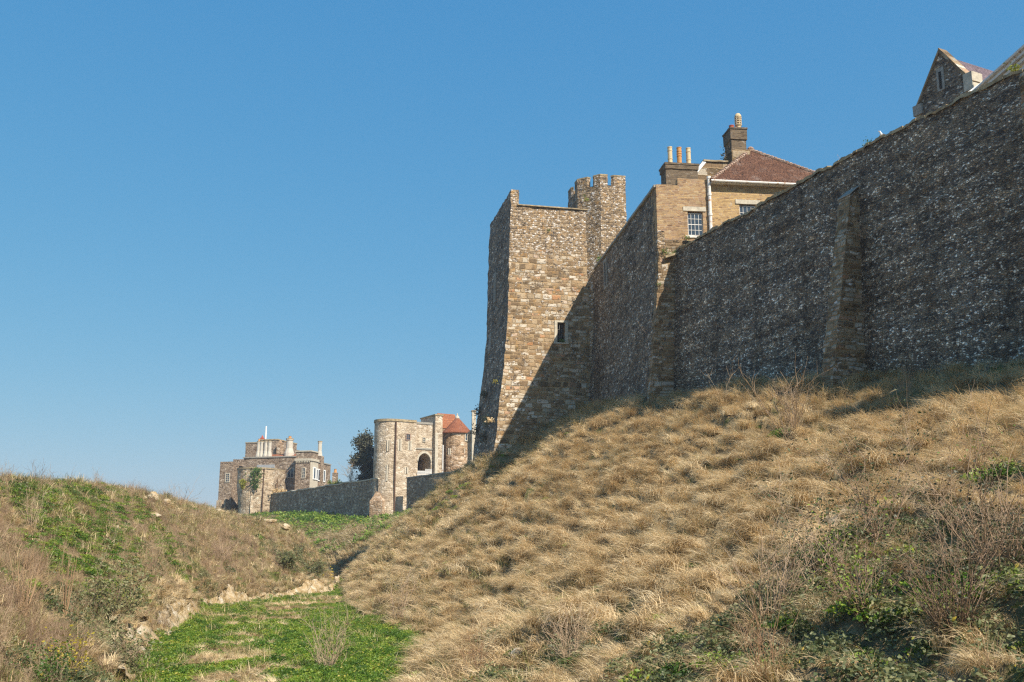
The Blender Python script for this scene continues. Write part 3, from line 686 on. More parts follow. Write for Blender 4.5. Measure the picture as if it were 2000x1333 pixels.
for zz in (z_+.01, z_+.17, z_+.34, z_+.5): b.lathe([(.17, zz), (.24, zz), (.24, zz+.05), (.17, zz+.05)], x_, 3.5, 12)
b.lathe([(.24, pz1-.24), (.2, pz1-.1), (.13, pz1), (0, pz1+.02)], x_, 3.5, 12)
po = th.part(b, 'chimney_pot', M['pot_buff'], c2, label='tall louvred buff chimney pot')
b = MB(); b.lathe([(.12, z_), (.12, pz1-.2), (0, pz1-.2)], x_, 3.5, 10); th.part(b, 'chimney_pot', M['hollow_shade'], c2)

# ------------------------------------------------------------------ square tower with octagonal turret
bz = ([4, 7.4, 8.8, 11.2, 14, 16.8, 18.9, 23, 28.8], [1.75, 1.26, 1.1, .84, .48, .2, .05, 0, -.2])
def warp_tow(W):
    W = W.copy(); d = np.interp(W[:,2], *bz); kx = np.clip(1 - W[:,0]/7.2, 0, 1); ky = np.clip(1 - W[:,1]/9.2, 0, 1)
    W[:,0] -= d * kx; W[:,1] -= .55 * d * ky * np.clip(1 - (W[:,0]-5)/3, 0, 1); return W
th = Thing('square_tower', FT, 9, 'tall square sunlit stone tower with flared base, barred window and battlemented corner turret', 'tower', xy=(4, 4))
w3 = (3.96, 4.58, 16.2, 17.85); ZP = 27.38; ZR = 28.72
b = MB(seg=.42, jit=.045, jf=2.4, warp=warp_tow)
b.wall(0, 7.4, 3.5, ZP, 0, [w3], .55, 0, 0)
b.box(0, .70, 0, .8, ZP, ZR, skip='bl')
b.quad((7.4, 0, ZP), (7.4, .8, ZP), (.70, .8, ZP), (.70, 0, ZP)); b.quad((7.4, .8, ZP-1.4), (.7, .8, ZP-1.4), (.7, .8, ZP), (7.4, .8, ZP))
b.quad((0, 9.2, 3.5), (0, 0, 3.5), (0, 0, ZR), (0, 9.2, ZR), 1); b.quad((.7, .8, ZP-1.4), (.7, 9.2, ZP-1.4), (.7, 9.2, ZR), (.7, .8, ZR), 1)
b.quad((0, .8, ZR), (.7, .8, ZR), (.7, 9.2, ZR), (0, 9.2, ZR), 1)
b.quad((11, 9.2, 3.5), (0, 9.2, 3.5), (0, 9.2, ZP), (11, 9.2, ZP), 1); b.quad((11, 0.5, 10), (11, 9.2, 10), (11, 9.2, ZP), (11, .5, ZP), 1); b.face(((.7, .8, ZP-1.3), (11, .8, ZP-1.3), (11, 9.2, ZP-1.3), (.7, 9.2, ZP-1.3)), 1)
th.part(b, 'wall', [M['rag'], M['rag_side']])
b = MB(seg=.5, jit=.02, jf=3); b.box(.72, 7.4, -.07, .85, ZP+.01, ZP+.10); th.part(b, 'coping', M['moss_cap'])
b = MB(seg=.4, jit=.012, jf=3, warp=warp_tow)
b.box(w3[0]-.22, w3[0], -.06, .3, w3[2], w3[3]); b.box(w3[1], w3[1]+.24, -.06, .3, w3[2], w3[3]); b.box(w3[0]-.22, w3[1]+.24, -.06, .3, w3[3], w3[3]+.16); b.box(w3[0]-.26, w3[1]+.28, -.12, .3, w3[2]-.12, w3[2])
wf = th.part(b, 'window_frame', M['ashlar'])
b = MB(warp=warp_tow)
for k in (1, 2): x = w3[0] + (w3[1]-w3[0])*k/3; b.tube([(x, .14, w3[2]), (x, .14, w3[3])], .022, 6)
for k in (1, 2): z = w3[2] + (w3[3]-w3[2])*k/3; b.tube([(w3[0], .16, z), (w3[1], .16, z)], .016, 6)
th.part(b, 'window_bars', M['iron'], wf)
b = MB(warp=warp_tow); b.box(w3[0], w3[1], .5, .54, w3[2], w3[3]); th.part(b, 'pane', M['hollow_shade'], wf)
for (px, pa, pb) in ((967, 540, 592), (957, 658, 692)):
    ya, za = FT.side(px, (pa+pb)/2); dxb = float(np.interp(za, *bz))
    ya, za = FT.side(px, (pa+pb)/2, -dxb); ztop = FT.side(px, pa, -dxb)[1]; zbot = FT.side(px, pb, -dxb)[1]
    slope = -(np.interp(ztop, *bz) - np.interp(zbot, *bz)); xx = -dxb * np.clip(1 - 0, 0, 1)
    b = MB(jit=.01, jf=4)
    for s_ in (-1, 1): b.box(-.06, .1, ya + s_*.22 - .16, ya + s_*.22 + .16, zbot, ztop)
    b.extr([], 0, 0) if False else None
    b.box(-.06, .1, ya-.38, ya+.38, ztop, ztop+.3); b.warp = warp_tow
    so = th.part(b, 'arrow_slit', M['ashlar_grey']); b = MB(warp=warp_tow); b.box(-.03, .06, ya-.06, ya+.06, zbot, ztop); th.part(b, 'opening', M['hollow_shade'], so)
# turret
yf = -.93; xl_, zt2 = FT.front(1172, 340, yf); xr_, _ = FT.front(1221, 340, yf); s8 = xr_ - xl_; Rf = s8 * 1.2071; tcx = (xl_+xr_)/2; tcy = yf + Rf; Rc = s8 / (2*math.sin(math.pi/8))
octo = [(tcx + Rc*math.cos(math.pi/8 + k*math.pi/4), tcy + Rc*math.sin(math.pi/8 + k*math.pi/4)) for k in range(8)]
zcr = FT.front(1195, 363, yf)[1]
octo = [(xr_, yf), (xr_, yf+4.4), (xl_-1.5, yf+4.4), (xl_-1.5, yf+1.5), (xl_, yf)]
mer = [(.85, .45*s8), (.9, .9), (.9, .9), (.92, .8), (.29*s8, .60)]; tcx = sum(q[0] for q in octo)/5; tcy = sum(q[1] for q in octo)/5
b = MB(seg=.4, jit=.04, jf=2.6); b.prism(octo, 5, zcr)
tu = th.part(b, 'turret', M['rag_turret'], label='angular flint turret with battlements')
for k in range(5):
    c0 = np.array(octo[k]); pa = np.array(octo[k-1]); pn = np.array(octo[(k+1) % 5]); u1 = (pa-c0)/np.linalg.norm(pa-c0); u2 = (pn-c0)/np.linalg.norm(pn-c0)
    inn = (np.array([tcx, tcy]) - c0); inn /= np.linalg.norm(inn)
    def inner(p): return p + inn*.30
    l2, l1 = mer[k]
    poly = [tuple(c0+u1*l1), tuple(c0), tuple(c0+u2*l2), tuple(inner(c0+u2*l2)), tuple(c0+inn*.42), tuple(inner(c0+u1*l1))]
    b = MB(seg=.4, jit=.03, jf=3); b.prism(poly[::1], zcr-.02, zt2-.12)
    mo = th.part(b, 'merlon', M['rag_turret'], tu)
    ctr = np.mean(poly, 0); pol2 = [tuple(ctr + (np.array(q)-ctr)*1.05) for q in poly]
    b2 = MB(jit=.01, jf=4); b2.prism(pol2, zt2-.12, zt2, bottom=True); oo = th.part(b2, 'merlon_cap', M['moss_cap'], tu)
x_, z_ = FT.front(1224, 437, 0); b = MB(seg=.4, jit=.03, jf=3); b.box(xr_-.2, x_+.05, -.25, 3, 10, z_); b.box(xr_-.2, x_-.15, .0, 3, z_, z_+.9); th.part(b, 'shoulder', M['rag_turret'])
ya, za = FT.front(1133, 400, 1.2)
b = MB(); b.box(octo[3][0]-.03, octo[3][0]+.06, octo[3][1]+1.2, octo[3][1]+1.5, zcr-2.4, zcr-1.5); th.part(b, 'turret_window', M['white'], tu)

# ------------------------------------------------------------------ gabled stone building and slated house above the wall at the right
q_ = P(1891, 160, 53); FC = Fr(q_[0], q_[1], -27)
th = Thing('gabled_building', FC, 10, 'dark stone gable with pale coping and a narrow slit rising above the flint wall', 'building', xy=(2, 2))
yl0, zl0 = FC.side(1797, 205); yap, zap = FC.side(1838, 102); yr0, zr0 = FC.side(1891, 152); half = (yl0 - yr0)/2; yap = (yl0 + yr0)/2
zft = (zl0 + zr0)/2
b = MB(seg=None); 
b.face(((0, yl0, 8), (0, yr0, 8), (0, yr0, zft), (0, yap, zap), (0, yl0, zft))); b.face(((.5, yl0, 8), (.5, yr0, 8), (.5, yr0, zft), (.5, yap, zap), (.5, yl0, zft)))
b.quad((0, yr0, 8), (8, yr0, 8), (8, yr0, zft), (0, yr0, zft)); b.quad((8, yl0, 8), (0, yl0, 8), (0, yl0, zft), (8, yl0, zft))
th.part(b, 'wall', M['rag_side'])
b = MB(seg=.5, jit=.012, jf=3)
for (ya, yb) in ((yr0, yap), (yl0, yap)):
    sg = -1 if ya < yap else 1; n_ = np.array([sg*(zap-zft), half]); n_ /= np.linalg.norm(n_); o1 = n_*(.17 if sg < 0 else .10)
    a0 = (ya + sg*.25, zft - .25*(zap-zft)/half); a1 = (yap, zap)
    P4 = [(a0[0], a0[1]), (a1[0], a1[1]), (a1[0], a1[1] + (.17 if sg < 0 else .10)/n_[1]), (a0[0]+o1[0], a0[1]+o1[1])]
    for x0, x1 in ((-.12, .62),):
        f_ = [(x0, y, z) for y, z in P4]; k_2 = [(x1, y, z) for y, z in P4]
        b.face(f_); b.face(k_2[::-1])
        for i in range(4): b.quad(k_2[i], k_2[(i+1) % 4], f_[(i+1) % 4], f_[i])
th.part(b, 'coping', M['render'])
b = MB(seg=.4, jit=.01); b.box(-.14, .75, yr0-.35, yr0+.25, zft-.55, zft+.35); b.box(-.2, .8, yr0-.45, yr0+.2, zft-.75, zft-.55); b.box(-.10, .7, yr0-.25, yr0+.25, zft-2.2, zft-.75); th.part(b, 'kneeler', M['ashlar'])
b = MB(seg=.4, jit=.01); b.box(-.14, .6, yl0-.2, yl0+.45, zft-.75, zft-.1); th.part(b, 'kneeler', M['ashlar_grey'])
ysl, zsl = FC.side(1837, 150); b = MB(jit=.01); b.box(-.05, .05, ysl-.26, ysl+.26, zsl-.9, zsl+.55); so = th.part(b, 'slit_window', M['ashlar_grey']); b = MB(); b.box(-.075, .0, ysl-.09, ysl+.09, zsl-.8, zsl+.3); th.part(b, 'opening', M['hollow_shade'], so)
b = MB()
for sg, ya in ((-1, yr0), (1, yl0)):
    A_ = np.array((.5, ya+sg*.3, zft-.3*(zap-zft)/half)); B2 = np.array((9, ya+sg*.3, A_[2])); C2 = np.array((9, yap, zap-.1)); D2 = np.array((.5, yap, zap-.1)); L_ = np.linalg.norm(D2-A_)
    b.face((A_, B2, C2, D2), 0, [(0, 0), (8.5, 0), (8.5, L_), (0, L_)])
th.part(b, 'roof', M['slate'])

q_ = P(1893, 186, 47.5); FS = Fr(q_[0], q_[1], -3)
th = Thing('slated_house', FS, 10, 'slate roofed house with a moulded white cornice at the top right corner', 'house', xy=(3, -4))
ze_ = q_[2]; y0_, y1_ = -22, .0
b = MB(); b.box(.62, 8, y0_, y1_-.4, 9, ze_-.45); th.part(b, 'wall', M['ashlar'])
b = MB(); b.box(.40, 1.0, y0_, y1_-.2, ze_-.85, ze_-.45); b.box(.22, 1.0, y0_, y1_-.1, ze_-.45, ze_-.28); b.box(.08, 1.0, y0_, y1_-.04, ze_-.26, ze_-.12); th.part(b, 'cornice', M['white'])
b = MB(); b.tube([(.04, y0_, ze_), (.04, y1_+.05, ze_)], .10, 8); b.box(.06, .3, y0_, y1_, ze_-.12, ze_-.02); th.part(b, 'gutter', M['white'])
b = MB(); A_, B2, C2, D2 = [np.array(q) for q in ((.0, y1_, ze_+.08), (.0, y0_, ze_+.08), (5.5, y0_, ze_+4.2), (5.5, y1_-0, ze_+4.2))]; L_ = float(np.linalg.norm(D2-A_))
b.face((A_, B2, C2, D2), 0, [(0, 0), (22, 0), (22, L_), (0, L_)]); dn = np.array((0, 0, -.12)); b.face((A_+dn, B2+dn, C2+dn, D2+dn)); b.face((A_, B2, B2+dn, A_+dn)); b.face((A_, D2, D2+dn, A_+dn)); E_ = np.array((11, y0_, ze_+.08)); F_ = np.array((11, y1_, ze_+.08)); b.face((D2, C2, E_, F_), 0, [(0, L_), (22, L_), (22, 0), (0, 0)])
th.part(b, 'roof', M['slate'])
b = MB(); b.face(((.3, y1_-.03, ze_-.3), (10.8, y1_-.03, ze_-.3), (5.5, y1_-.03, ze_+4.05))); th.part(b, 'gable', M['ashlar_grey'])
b = MB(); v_ = (D2-A_)/L_; 
for k in range(1): b.tube([A_+np.array((-.05, .06, .0)), A_+v_*L_+np.array((0, .06, .0))], .09, 6)
th.part(b, 'bargeboard', M['white_clean'])

# ------------------------------------------------------------------ gatehouse
th = Thing('gatehouse', FG, 6, 'pale stone gatehouse with a rounded tower, pointed arch and a drum with conical red roof', 'gatehouse', xy=(4, 3))
G = FG.front
rD = 2.34; zT = G(771, 823)[1]
arc = [(-rD*math.cos(a)*1.0, rD - rD*math.sin(a)) for a in np.linspace(-.55, math.pi/2, 14)]
x812 = G(812, 900)[0]; x845 = G(845, 900, .5)[0]; x862 = G(862, 900)[0]
b = MB(seg=1.2, jit=.05, jf=.8)
poly = [(arc[0][0]+3.2, arc[0][1]+6.5)] + arc + [(x812, 0), (x812, 9)]
acc = 0
for p0, p1 in zip(poly[:-1], poly[1:]):
    L = math.hypot(p1[0]-p0[0], p1[1]-p0[1]); nz = 9
    def ww(p, z): # slight batter near the ground
        k = 1 + .10*max(0, (9-z)/4); return (p[0]*k if p[0] < .1 else p[0], (p[1] if p[1] > 1 else p[1] - .25*max(0, (9-z)/4)), z)
    for k in range(nz):
        za, zb4 = 3 + (zT-3)*k/nz, 3 + (zT-3)*(k+1)/nz
        b.face((ww(p0, za), ww(p1, za), ww(p1, zb4), ww(p0, zb4)), 0, [(acc, za), (acc+L, za), (acc+L, zb4), (acc, zb4)])
    acc += L
b.face([(*p, zT) for p in poly]); rt = th.part(b, 'round_tower', M['far_gate'])
def band(poly, z0, z1, d=.12):
    b = MB(); q = [(p[0] - d*(1 if i < 11 else 0), p[1] - d*(0 if i < 6 else 1)) for i, p in enumerate(poly)]; b.prism(q, z0, z1, bottom=True); return b
th.part(band(poly, zT-.0, zT+.35), 'parapet', M['moss_cap'], rt)
# arched bay
zb0, zt0 = 3, G(828, 829, .5)[1]; ax0, ax1 = G(816, 900, .5)[0], G(841.5, 900, .5)[0]; zsp = G(829, 903, .5)[1]; zpk = G(829, 885.5, .5)[1]; zfl = G(829, 926, .5)[1]; axc = (ax0+ax1)/2; hw = (ax1-ax0)/2
def archz(x):
    u = abs(x - axc)/hw; return zsp + (zpk-zsp)*math.sqrt(max(0, 1-u**1.75))
b = MB(); yy = .5; N_ = 14
b.face(((x812, yy, zb0), (ax0, yy, zb0), (ax0, yy, zt0), (x812, yy, zt0))); b.face(((ax1, yy, zb0), (x845, yy, zb0), (x845, yy, zt0), (ax1, yy, zt0))); b.face(((ax0, yy, zb0), (ax1, yy, zb0), (ax1, yy, zfl), (ax0, yy, zfl)))
for k in range(N_):
    xa, xb3 = ax0+(ax1-ax0)*k/N_, ax0+(ax1-ax0)*(k+1)/N_
    b.face(((xa, yy, archz(xa)), (xb3, yy, archz(xb3)), (xb3, yy, zt0), (xa, yy, zt0)))
    b.face(((xa, yy, archz(xa)), (xa, yy+3, archz(xa)), (xb3, yy+3, archz(xb3)), (xb3, yy, archz(xb3))))
b.face(((ax0, yy, zfl), (ax0, yy+3, zfl), (ax0, yy+3, zsp), (ax0, yy, zsp))); b.face(((ax1, yy, zfl), (ax1, yy+3, zfl), (ax1, yy+3, zsp), (ax1, yy, zsp))); b.face(((ax0, yy, zfl), (ax1, yy, zfl), (ax1, yy+3, zfl), (ax0, yy+3, zfl)))
b.face(((x812, yy, zt0), (x845, yy, zt0), (x845, 9, zt0), (x812, 9, zt0)))
gw = th.part(b, 'gate_wall', M['far_gate'])
b = MB(); b.face(((ax0-.1, yy+2.9, zfl), (ax1+.1, yy+2.9, zfl), (ax1+.1, yy+2.9, zpk), (ax0-.1, yy+2.9, zpk))); th.part(b, 'gate_back', M['far_brown'], gw)
b = MB(); b.box(axc-1.15, axc+.45, yy+2.7, yy+2.88, zfl, zfl+2.2); th.part(b, 'gate_door', M['hollow_shade'], gw)
b = MB()
for k in range(N_):
    xa, xb3 = ax0+(ax1-ax0)*k/N_, ax0+(ax1-ax0)*(k+1)/N_; g2 = lambda x: (axc + (x-axc)*1.16, archz(x) + .32)
    (xo, zo), (xo2, zo2) = g2(xa), g2(xb3)
    b.face(((xa, yy-.08, archz(xa)), (xb3, yy-.08, archz(xb3)), (xo2, yy-.08, zo2), (xo, yy-.08, zo))); b.face(((xo, yy-.08, zo), (xo2, yy-.08, zo2), (xo2, yy+.1, zo2), (xo, yy+.1, zo)))
th.part(b, 'arch_moulding', M['ashlar'], gw)
b = MB(); zbnd = G(829, 877, .5)[1]; b.box(x812, x845, yy-.12, yy, zbnd-.12, zbnd+.1); th.part(b, 'string_course', M['ashlar_grey'], gw); b = MB(); b.box(x812, x845, yy-.1, yy+.2, zt0-.0, zt0+.3); th.part(b, 'string_course', M['ashlar_grey'], gw)
b = MB(); xf = np.linspace(ax0-.1, ax1, 15)
for x in xf: b.box(x-.035, x+.035, yy-.3, yy-.22, zfl-.3, zfl+.42 + (.3 if x > axc else 0))
b.box(ax0-.1, ax1, yy-.22, yy-.17, zfl+.22, zfl+.32); th.part(b, 'railing', M['white_clean'])
# pilaster tower with tall parapet
zt1 = G(853, 812, -.2)[1]; b = MB(seg=1, jit=.03); b.box(x845, x862, -.25, 5, 3, zt1); pt = th.part(b, 'stair_turret', M['far_gate'])
b = MB(); b.box(x845-.12, x862+.12, -.37, 5.1, zt1, zt1+.2); th.part(b, 'coping', M['moss_cap'], pt)
b = MB(); b.box(x845-.02, x845+.45, -.34, -.2, 3, zt1-2.6); th.part(b, 'quoin', M['ashlar'], pt)
# drum with conical roof
dcx, _ = G(893, 880, 2.2); dr = 29.5*148/1990*.97; ze2 = G(893, 843, 0)[1]; zap2 = G(893, 812, 2.2)[1]
b = MB(seg=2); b.lathe([(dr*1.06, 3), (dr, 9), (dr, ze2)], dcx, 2.3, 28); dm = th.part(b, 'drum', M['far_drum'])
b = MB(); b.lathe([(dr+.32, ze2-.12), (dr+.3, ze2), (.22, zap2-.35)], dcx, 2.3, 28); b.lathe([(dr+.3, ze2-.13), (0, ze2-.13)], dcx, 2.3, 28); cr = th.part(b, 'conical_roof', m_tiles('cone_red_tiles', [(.24, .085, .045), (.33, .125, .065), (.28, .10, .055)], .22, .3, amount=.25), dm)
b = MB(); b.lathe([(.36, zap2-.45), (.3, zap2-.2), (.12, zap2), (.1, zap2+.25), (0, zap2+.4)], dcx, 2.3, 10); th.part(b, 'finial', M['ashlar'], dm)
b = MB(); x_, z1_ = G(867, 812, 4.5); x2_, z2_ = G(888, 814, 4.5); _, z3_ = G(880, 838, 4.5); b.box(x_-.2, x2_+1, 4.5, 8, 5, z3_); b.face(((x_-.2, 4.4, z3_), (x2_+1, 4.4, z3_), (x2_+1, 6.5, z1_+.6), (x_-.2, 6.5, z1_+.6)), 1); b.face(((x2_+1, 8.6, z3_), (x_-.2, 8.6, z3_), (x_-.2, 6.5, z1_+.6), (x2_+1, 6.5, z1_+.6)), 1); th.part(b, 'rear_roof', [M['far_drum'], M['tiles_red']])
def far_window(th, x0, x1, z0, z1, y, par=None, fr='ashlar', cols=2, rows=2, name='window'):
    d = .12; b = MB(); w_ = (x1-x0)*.22
    b.box(x0-w_, x0, y-d, y+.06, z0-w_, z1+w_); b.box(x1, x1+w_, y-d, y+.06, z0-w_, z1+w_); b.box(x0, x1, y-d, y+.06, z1, z1+w_); b.box(x0, x1, y-d, y+.06, z0-w_, z0)
    for k in range(1, cols): x = x0+(x1-x0)*k/cols; b.box(x-.03, x+.03, y-.06, y+.05, z0, z1)
    for k in range(1, rows): z = z0+(z1-z0)*k/rows; b.box(x0, x1, y-.055, y+.05, z-.03, z+.03)
    o = th.part(b, name, M[fr], par); p = MB(); p.box(x0, x1, y-.025, y+.04, z0, z1); th.part(p, 'pane', M['glass'], o); return o
for (a0, a1, c0, c1_, yl, fr) in ((793.5, 800, 848.5, 859.5, 0, 'tiles_hip'), (826, 830, 855.5, 863, .5, 'ashlar'),):
    xa, za = G(a0, c0, yl); xb3, zb5 = G(a1, c1_, yl); far_window(th, xa, xb3, zb5, za, yl, fr=fr)
xa, za = G(908, 848, 2.3-dr*.9); xb3, zb5 = G(915.5, 861, 2.3-dr*.9); 
ang = math.asin(max(-1, min(1, ((xa+xb3)/2 - dcx)/dr))); far_window(th, xa, xb3, zb5, za, 2.3 - dr*math.cos(ang) - .06, dm)
def slit(th, px, pa, pb, yl=0, par=None, w=.30, G=G):
    x, za = G(px, pa, yl); _, zb6 = G(px, pb, yl); b = MB(); b.box(x-w, x-.06, yl-.04, yl+.3, zb6, za); b.box(x+.06, x+w, yl-.04, yl+.3, zb6, za)
    o = th.part(b, 'arrow_slit', M['ashlar'], par); b = MB(); b.box(x-.06, x+.06, yl-.03, yl+.05, zb6, za); th.part(b, 'opening', M['hollow_shade'], o)
for a in ((781, 858, 881), (800.5, 862, 880), (794, 913, 926)): slit(th, *a)
x_, _ = G(759, 870); yq = rD - math.sqrt(max(.01, rD**2 - (x_)**2)) if abs(x_) < rD else .5
slit(th, 759.5, 860, 882, max(.02, yq*.8), rt, .28); slit(th, 758.5, 908, 940, max(.02, yq*.8), rt, .28)
slit(th, 878, 876, 888, 2.3-dr*.97, dm, .2); slit(th, 906, 876, 886, 2.3-dr*.97, dm, .2)
b = MB(); x_, _ = G(771, 900); b.tube([(x_, -.14, zT-.1), (x_, -.22, 4)], .13, 8); th.part(b, 'downpipe', M['pipe_dark'])
b = MB(); x_, _ = G(862.8, 900); b.tube([(x_, -.35, G(862, 870)[1]), (x_, -.35, 5)], .10, 8); th.part(b, 'downpipe', M['white'])
# raking buttress at the foot of the round tower
b = MB(seg=.8, jit=.05); z1_ = G(735, 962)[1]
b.prism([(-rD-1.1, 1.1), (-rD+.2, -.5), (-rD+1.2, .6), (-rD-.2, 2.6)], 2.5, z1_-1.2, top=False)
tp = (-rD+.3, 1.6, z1_+.5); pb_ = [(-rD-1.1, 1.1), (-rD+.2, -.5), (-rD+1.2, .6), (-rD-.2, 2.6)]
for i in range(4): p0, p1 = pb_[i], pb_[(i+1) % 4]; b.face(((*p0, z1_-1.2), (*p1, z1_-1.2), tp))
th.part(b, 'buttress', M['far_drum'])

# walls either side of the gatehouse
th = Thing('curtain_wall', FLW, 7, 'distant flint wall running from the bastion to the gatehouse', 'castle wall', 'castle curtain walls', xy=(0, 18))
zw = l_[2]
def warp_lw(W):
    W = W.copy(); z = W[:,2]; W[:,2] = z + .10*vnoise(W[:,1]*.6, W[:,1]*0, None, 9) - np.where(z > 5, .012*np.clip(W[:,1], 0, 99), 0); return W
b = MB(seg=1.0, jit=.05, jf=1, warp=warp_lw); b.box(0, 1.2, -2, 39, 3, zw-.15); th.part(b, 'masonry', M['far_wall'])
b = MB(seg=1.0, jit=.04, jf=1, warp=warp_lw); b.box(-.12, 1.3, -2, 39, zw-.14, zw+.03); th.part(b, 'coping', M['ashlar'])
q_ = P(801, 932, 143); FRW = Fr(q_[0], q_[1], -34)
th = Thing('curtain_wall', FRW, 6, 'short dark parapet wall below the gate arch', 'castle wall', 'castle curtain walls', xy=(0, -5))
b = MB(seg=.8, jit=.05, jf=1); b.box(0, 1.0, -14, 1.0, 2, q_[2]-.15); th.part(b, 'masonry', M['far_wall'])
b = MB(seg=.8, jit=.03, jf=1); b.box(-.1, 1.1, -14, 1.05, q_[2]-.14, q_[2]+.02); th.part(b, 'coping', M['ashlar_grey'])
q_ = P(925, 815, 128); FX = Fr(q_[0], q_[1], -12)
th = Thing('stone_stack', FX, 8, 'small squared stone stack peeping out just left of the square tower', 'chimney stack', xy=(0, 0))
b = MB(seg=.5, jit=.02); b.box(-.18, .3, 0, .5, 4, P(925, 804, 128)[2]); th.part(b, 'shaft', M['ashlar']); b = MB(seg=.8, jit=.04); b.box(-.1, 5, .1, 4, 3, P(925, 838, 128)[2]); th.part(b, 'base', M['far_drum']); b = MB(); b.box(-.24, .36, -.06, .56, P(925, 804, 128)[2], P(925, 804, 128)[2]+.15); th.part(b, 'cap', M['moss_cap'])

# ------------------------------------------------------------------ far house, bastion and keep
th = Thing('round_bastion', FB, 6, 'rounded tan stone bastion with two hanging shrubs at the end of the distant wall', 'bastion', xy=(0, 0))
zbt = P(498, 916, 178)[2]; rb_ = 3.3; B_f = FB.front
b = MB(seg=1.2, jit=.06, jf=.8); b.lathe([(rb_*.80, 3), (rb_*.88, 8), (rb_*1.0, 11.5), (rb_*1.02, zbt)], 0, 0, 30); th.part(b, 'wall', M['far_bastion'])
xb3, _ = B_f(535, 920, -1.5); b = MB(seg=1.2, jit=.06, jf=.8); b.prism([(0, -rb_*.97), (xb3, -1.6), (xb3+1, 3), (0, 3)], 3, zbt); th.part(b, 'flank', M['far_bastion'])
b = MB(seg=1); b.lathe([(rb_*1.06, zbt), (rb_*1.06, zbt+.25), (0, zbt+.25)], 0, 0, 30); b.prism([(0, -rb_*1.0), (xb3, -1.7), (xb3+1, 3), (0, 3)], zbt, zbt+.22); th.part(b, 'coping', M['moss_cap'])
x_, z_ = B_f(516, 921, -2.6); b = MB(); b.tube([(x_, -2.75, z_), (x_, -2.75, 5)], .09, 6); b.tube([(x_, -2.75, z_), (x_, -2.75, z_+.3)], .16, 6); th.part(b, 'downpipe', M['pipe_dark'])

th = Thing('castle_house', FK, 7, 'distant brown stone castle house with white chimneys, flagpole and round keep behind the bastion', 'castle house', xy=(0, 5))
K = FK.front
def kbox(a0, a1, top, y, d, name, mat, bottom=4, par=None, label=None):
    x0, z = K(a0, top, y); x1, _ = K(a1, top, y); b = MB(seg=1.5, jit=.04, jf=.8); b.box(x0, x1, y, y+d, bottom, z); return th.part(b, name, M[mat], par, label=label), (x0, x1, z)
mb_, (mx0, mx1, mz) = kbox(476, 578, 895.5, 0, 12, 'main_block', 'far_brown')
b = MB(); b.box(mx0-.1, mx1, -.15, 12.1, mz, mz+.22); th.part(b, 'parapet', M['ashlar_grey'], mb_)
zc2 = K(520, 911, 0)[1]; b = MB(); x_, _ = K(503, 911, 0); x2_, _ = K(537, 911, 0); b.box(x_, x2_, -.3, 0, zc2-.35, zc2+.25); th.part(b, 'cornice', M['lead'], mb_)
b = MB(); xa, _ = K(511, 893, 1); xb3, zr_ = K(578, 893, 1); b.face(((xa, .8, zr_-.1), (xb3, .8, zr_-.1), (xb3, 5, zr_+1.0), (xa, 5, zr_+1.0))); b.face(((xa, 5, zr_-.1), (xb3, 5, zr_-.1), (xb3, 5, zr_+1.0), (xa, 5, zr_+1.0))); th.part(b, 'roof', M['tiles_red'], mb_)
lt, (lx0, lx1, lz_) = kbox(430, 455, 907, -1.5, 7, 'left_tower', 'far_brown', label='battlemented tower with a tall pale window')
b = MB(seg=1)
for k in range(5): x = lx0 + (lx1-lx0)*k/5; b = MB(); b.box(x, x+(lx1-lx0)*.12, -1.5, -1.0, lz_, lz_+.45); th.part(b, 'merlon', M['far_brown'], lt)
for k in range(4): y = -.9 + k*1.6; b = MB(); b.box(lx0, lx0+.4, y, y+.9, lz_, lz_+.45); th.part(b, 'merlon', M['far_brown'], lt)
b = MB(seg=1.2, jit=.04); x0, z0 = K(455, 903, 2.5); x1, _ = K(477, 903, 2.5); b.box(x0-.3, x1+.3, 2.5, 8, 4, z0)
for k in range(5): x = x0 + (x1-x0)*k/5; b.box(x, x+.36, 2.5, 3, z0, z0+.5)
th.part(b, 'link_wall', M['far_brown'])
b = MB(seg=1); x0, _ = K(426, 980, -1.6); x1, z1_ = K(436, 978, -1.6); b.box(x0, x1, -2.2, 3, 3, z1_); x2_, _ = K(441, 978, -2); x3_, z3_ = K(444, 975, -2); b.box(x2_, x3_, -2.6, -1.5, 3, z3_); th.part(b, 'plinth', M['far_bastion'], lt)
def kwin(a0, a1, c0, c1_, y, par, cols=2, rows=2):
    xa, za = K(a0, c0, y); xb3, zb5 = K(a1, c1_, y); far_window(th, xa, xb3, zb5, za, y, par, 'ashlar', cols, rows)
kwin(442, 447.5, 926, 941, -1.5, lt, 2, 4)
kwin(562.5, 567, 915.5, 933, 0, mb_, 1, 2); kwin(569, 573.5, 915.5, 933, 0, mb_, 1, 2); kwin(535, 539, 916, 934, 0, mb_, 2, 3); kwin(536, 540, 949, 954, 0, mb_, 2, 1)
rtw, (rx0, rx1, rz1) = kbox(578.5, 607, 883, -2.2, 3.3, 'right_tower', 'far_brown', label='square tower with white cornice and tall windows')
zc3 = K(590, 899, -2.2)[1]; b = MB(); b.box(rx0-.15, rx1+.22, -2.42, 1.15, zc3-.15, zc3+.28)
for k in range(9): x = rx0 + (rx1-rx0)*(k+.3)/9; b.box(x, x+.16, -2.38, -2.2, zc3-.45, zc3-.15)
b.box(rx0-.12, rx1+.15, -2.34, 1.15, rz1, rz1+.2); th.part(b, 'cornice', M['ashlar'], rtw)
b = MB(seg=1.2, jit=.02); b.box(rx1-.02, rx1+.06, -2.15, 1.1, 4, zc3-.2); th.part(b, 'lit_side_face', M['ashlar'], rtw)  # pale sheet paints the sunlit right side lighter than the front
kwin(591, 595.5, 915, 933.5, -2.2, rtw, 2, 3)
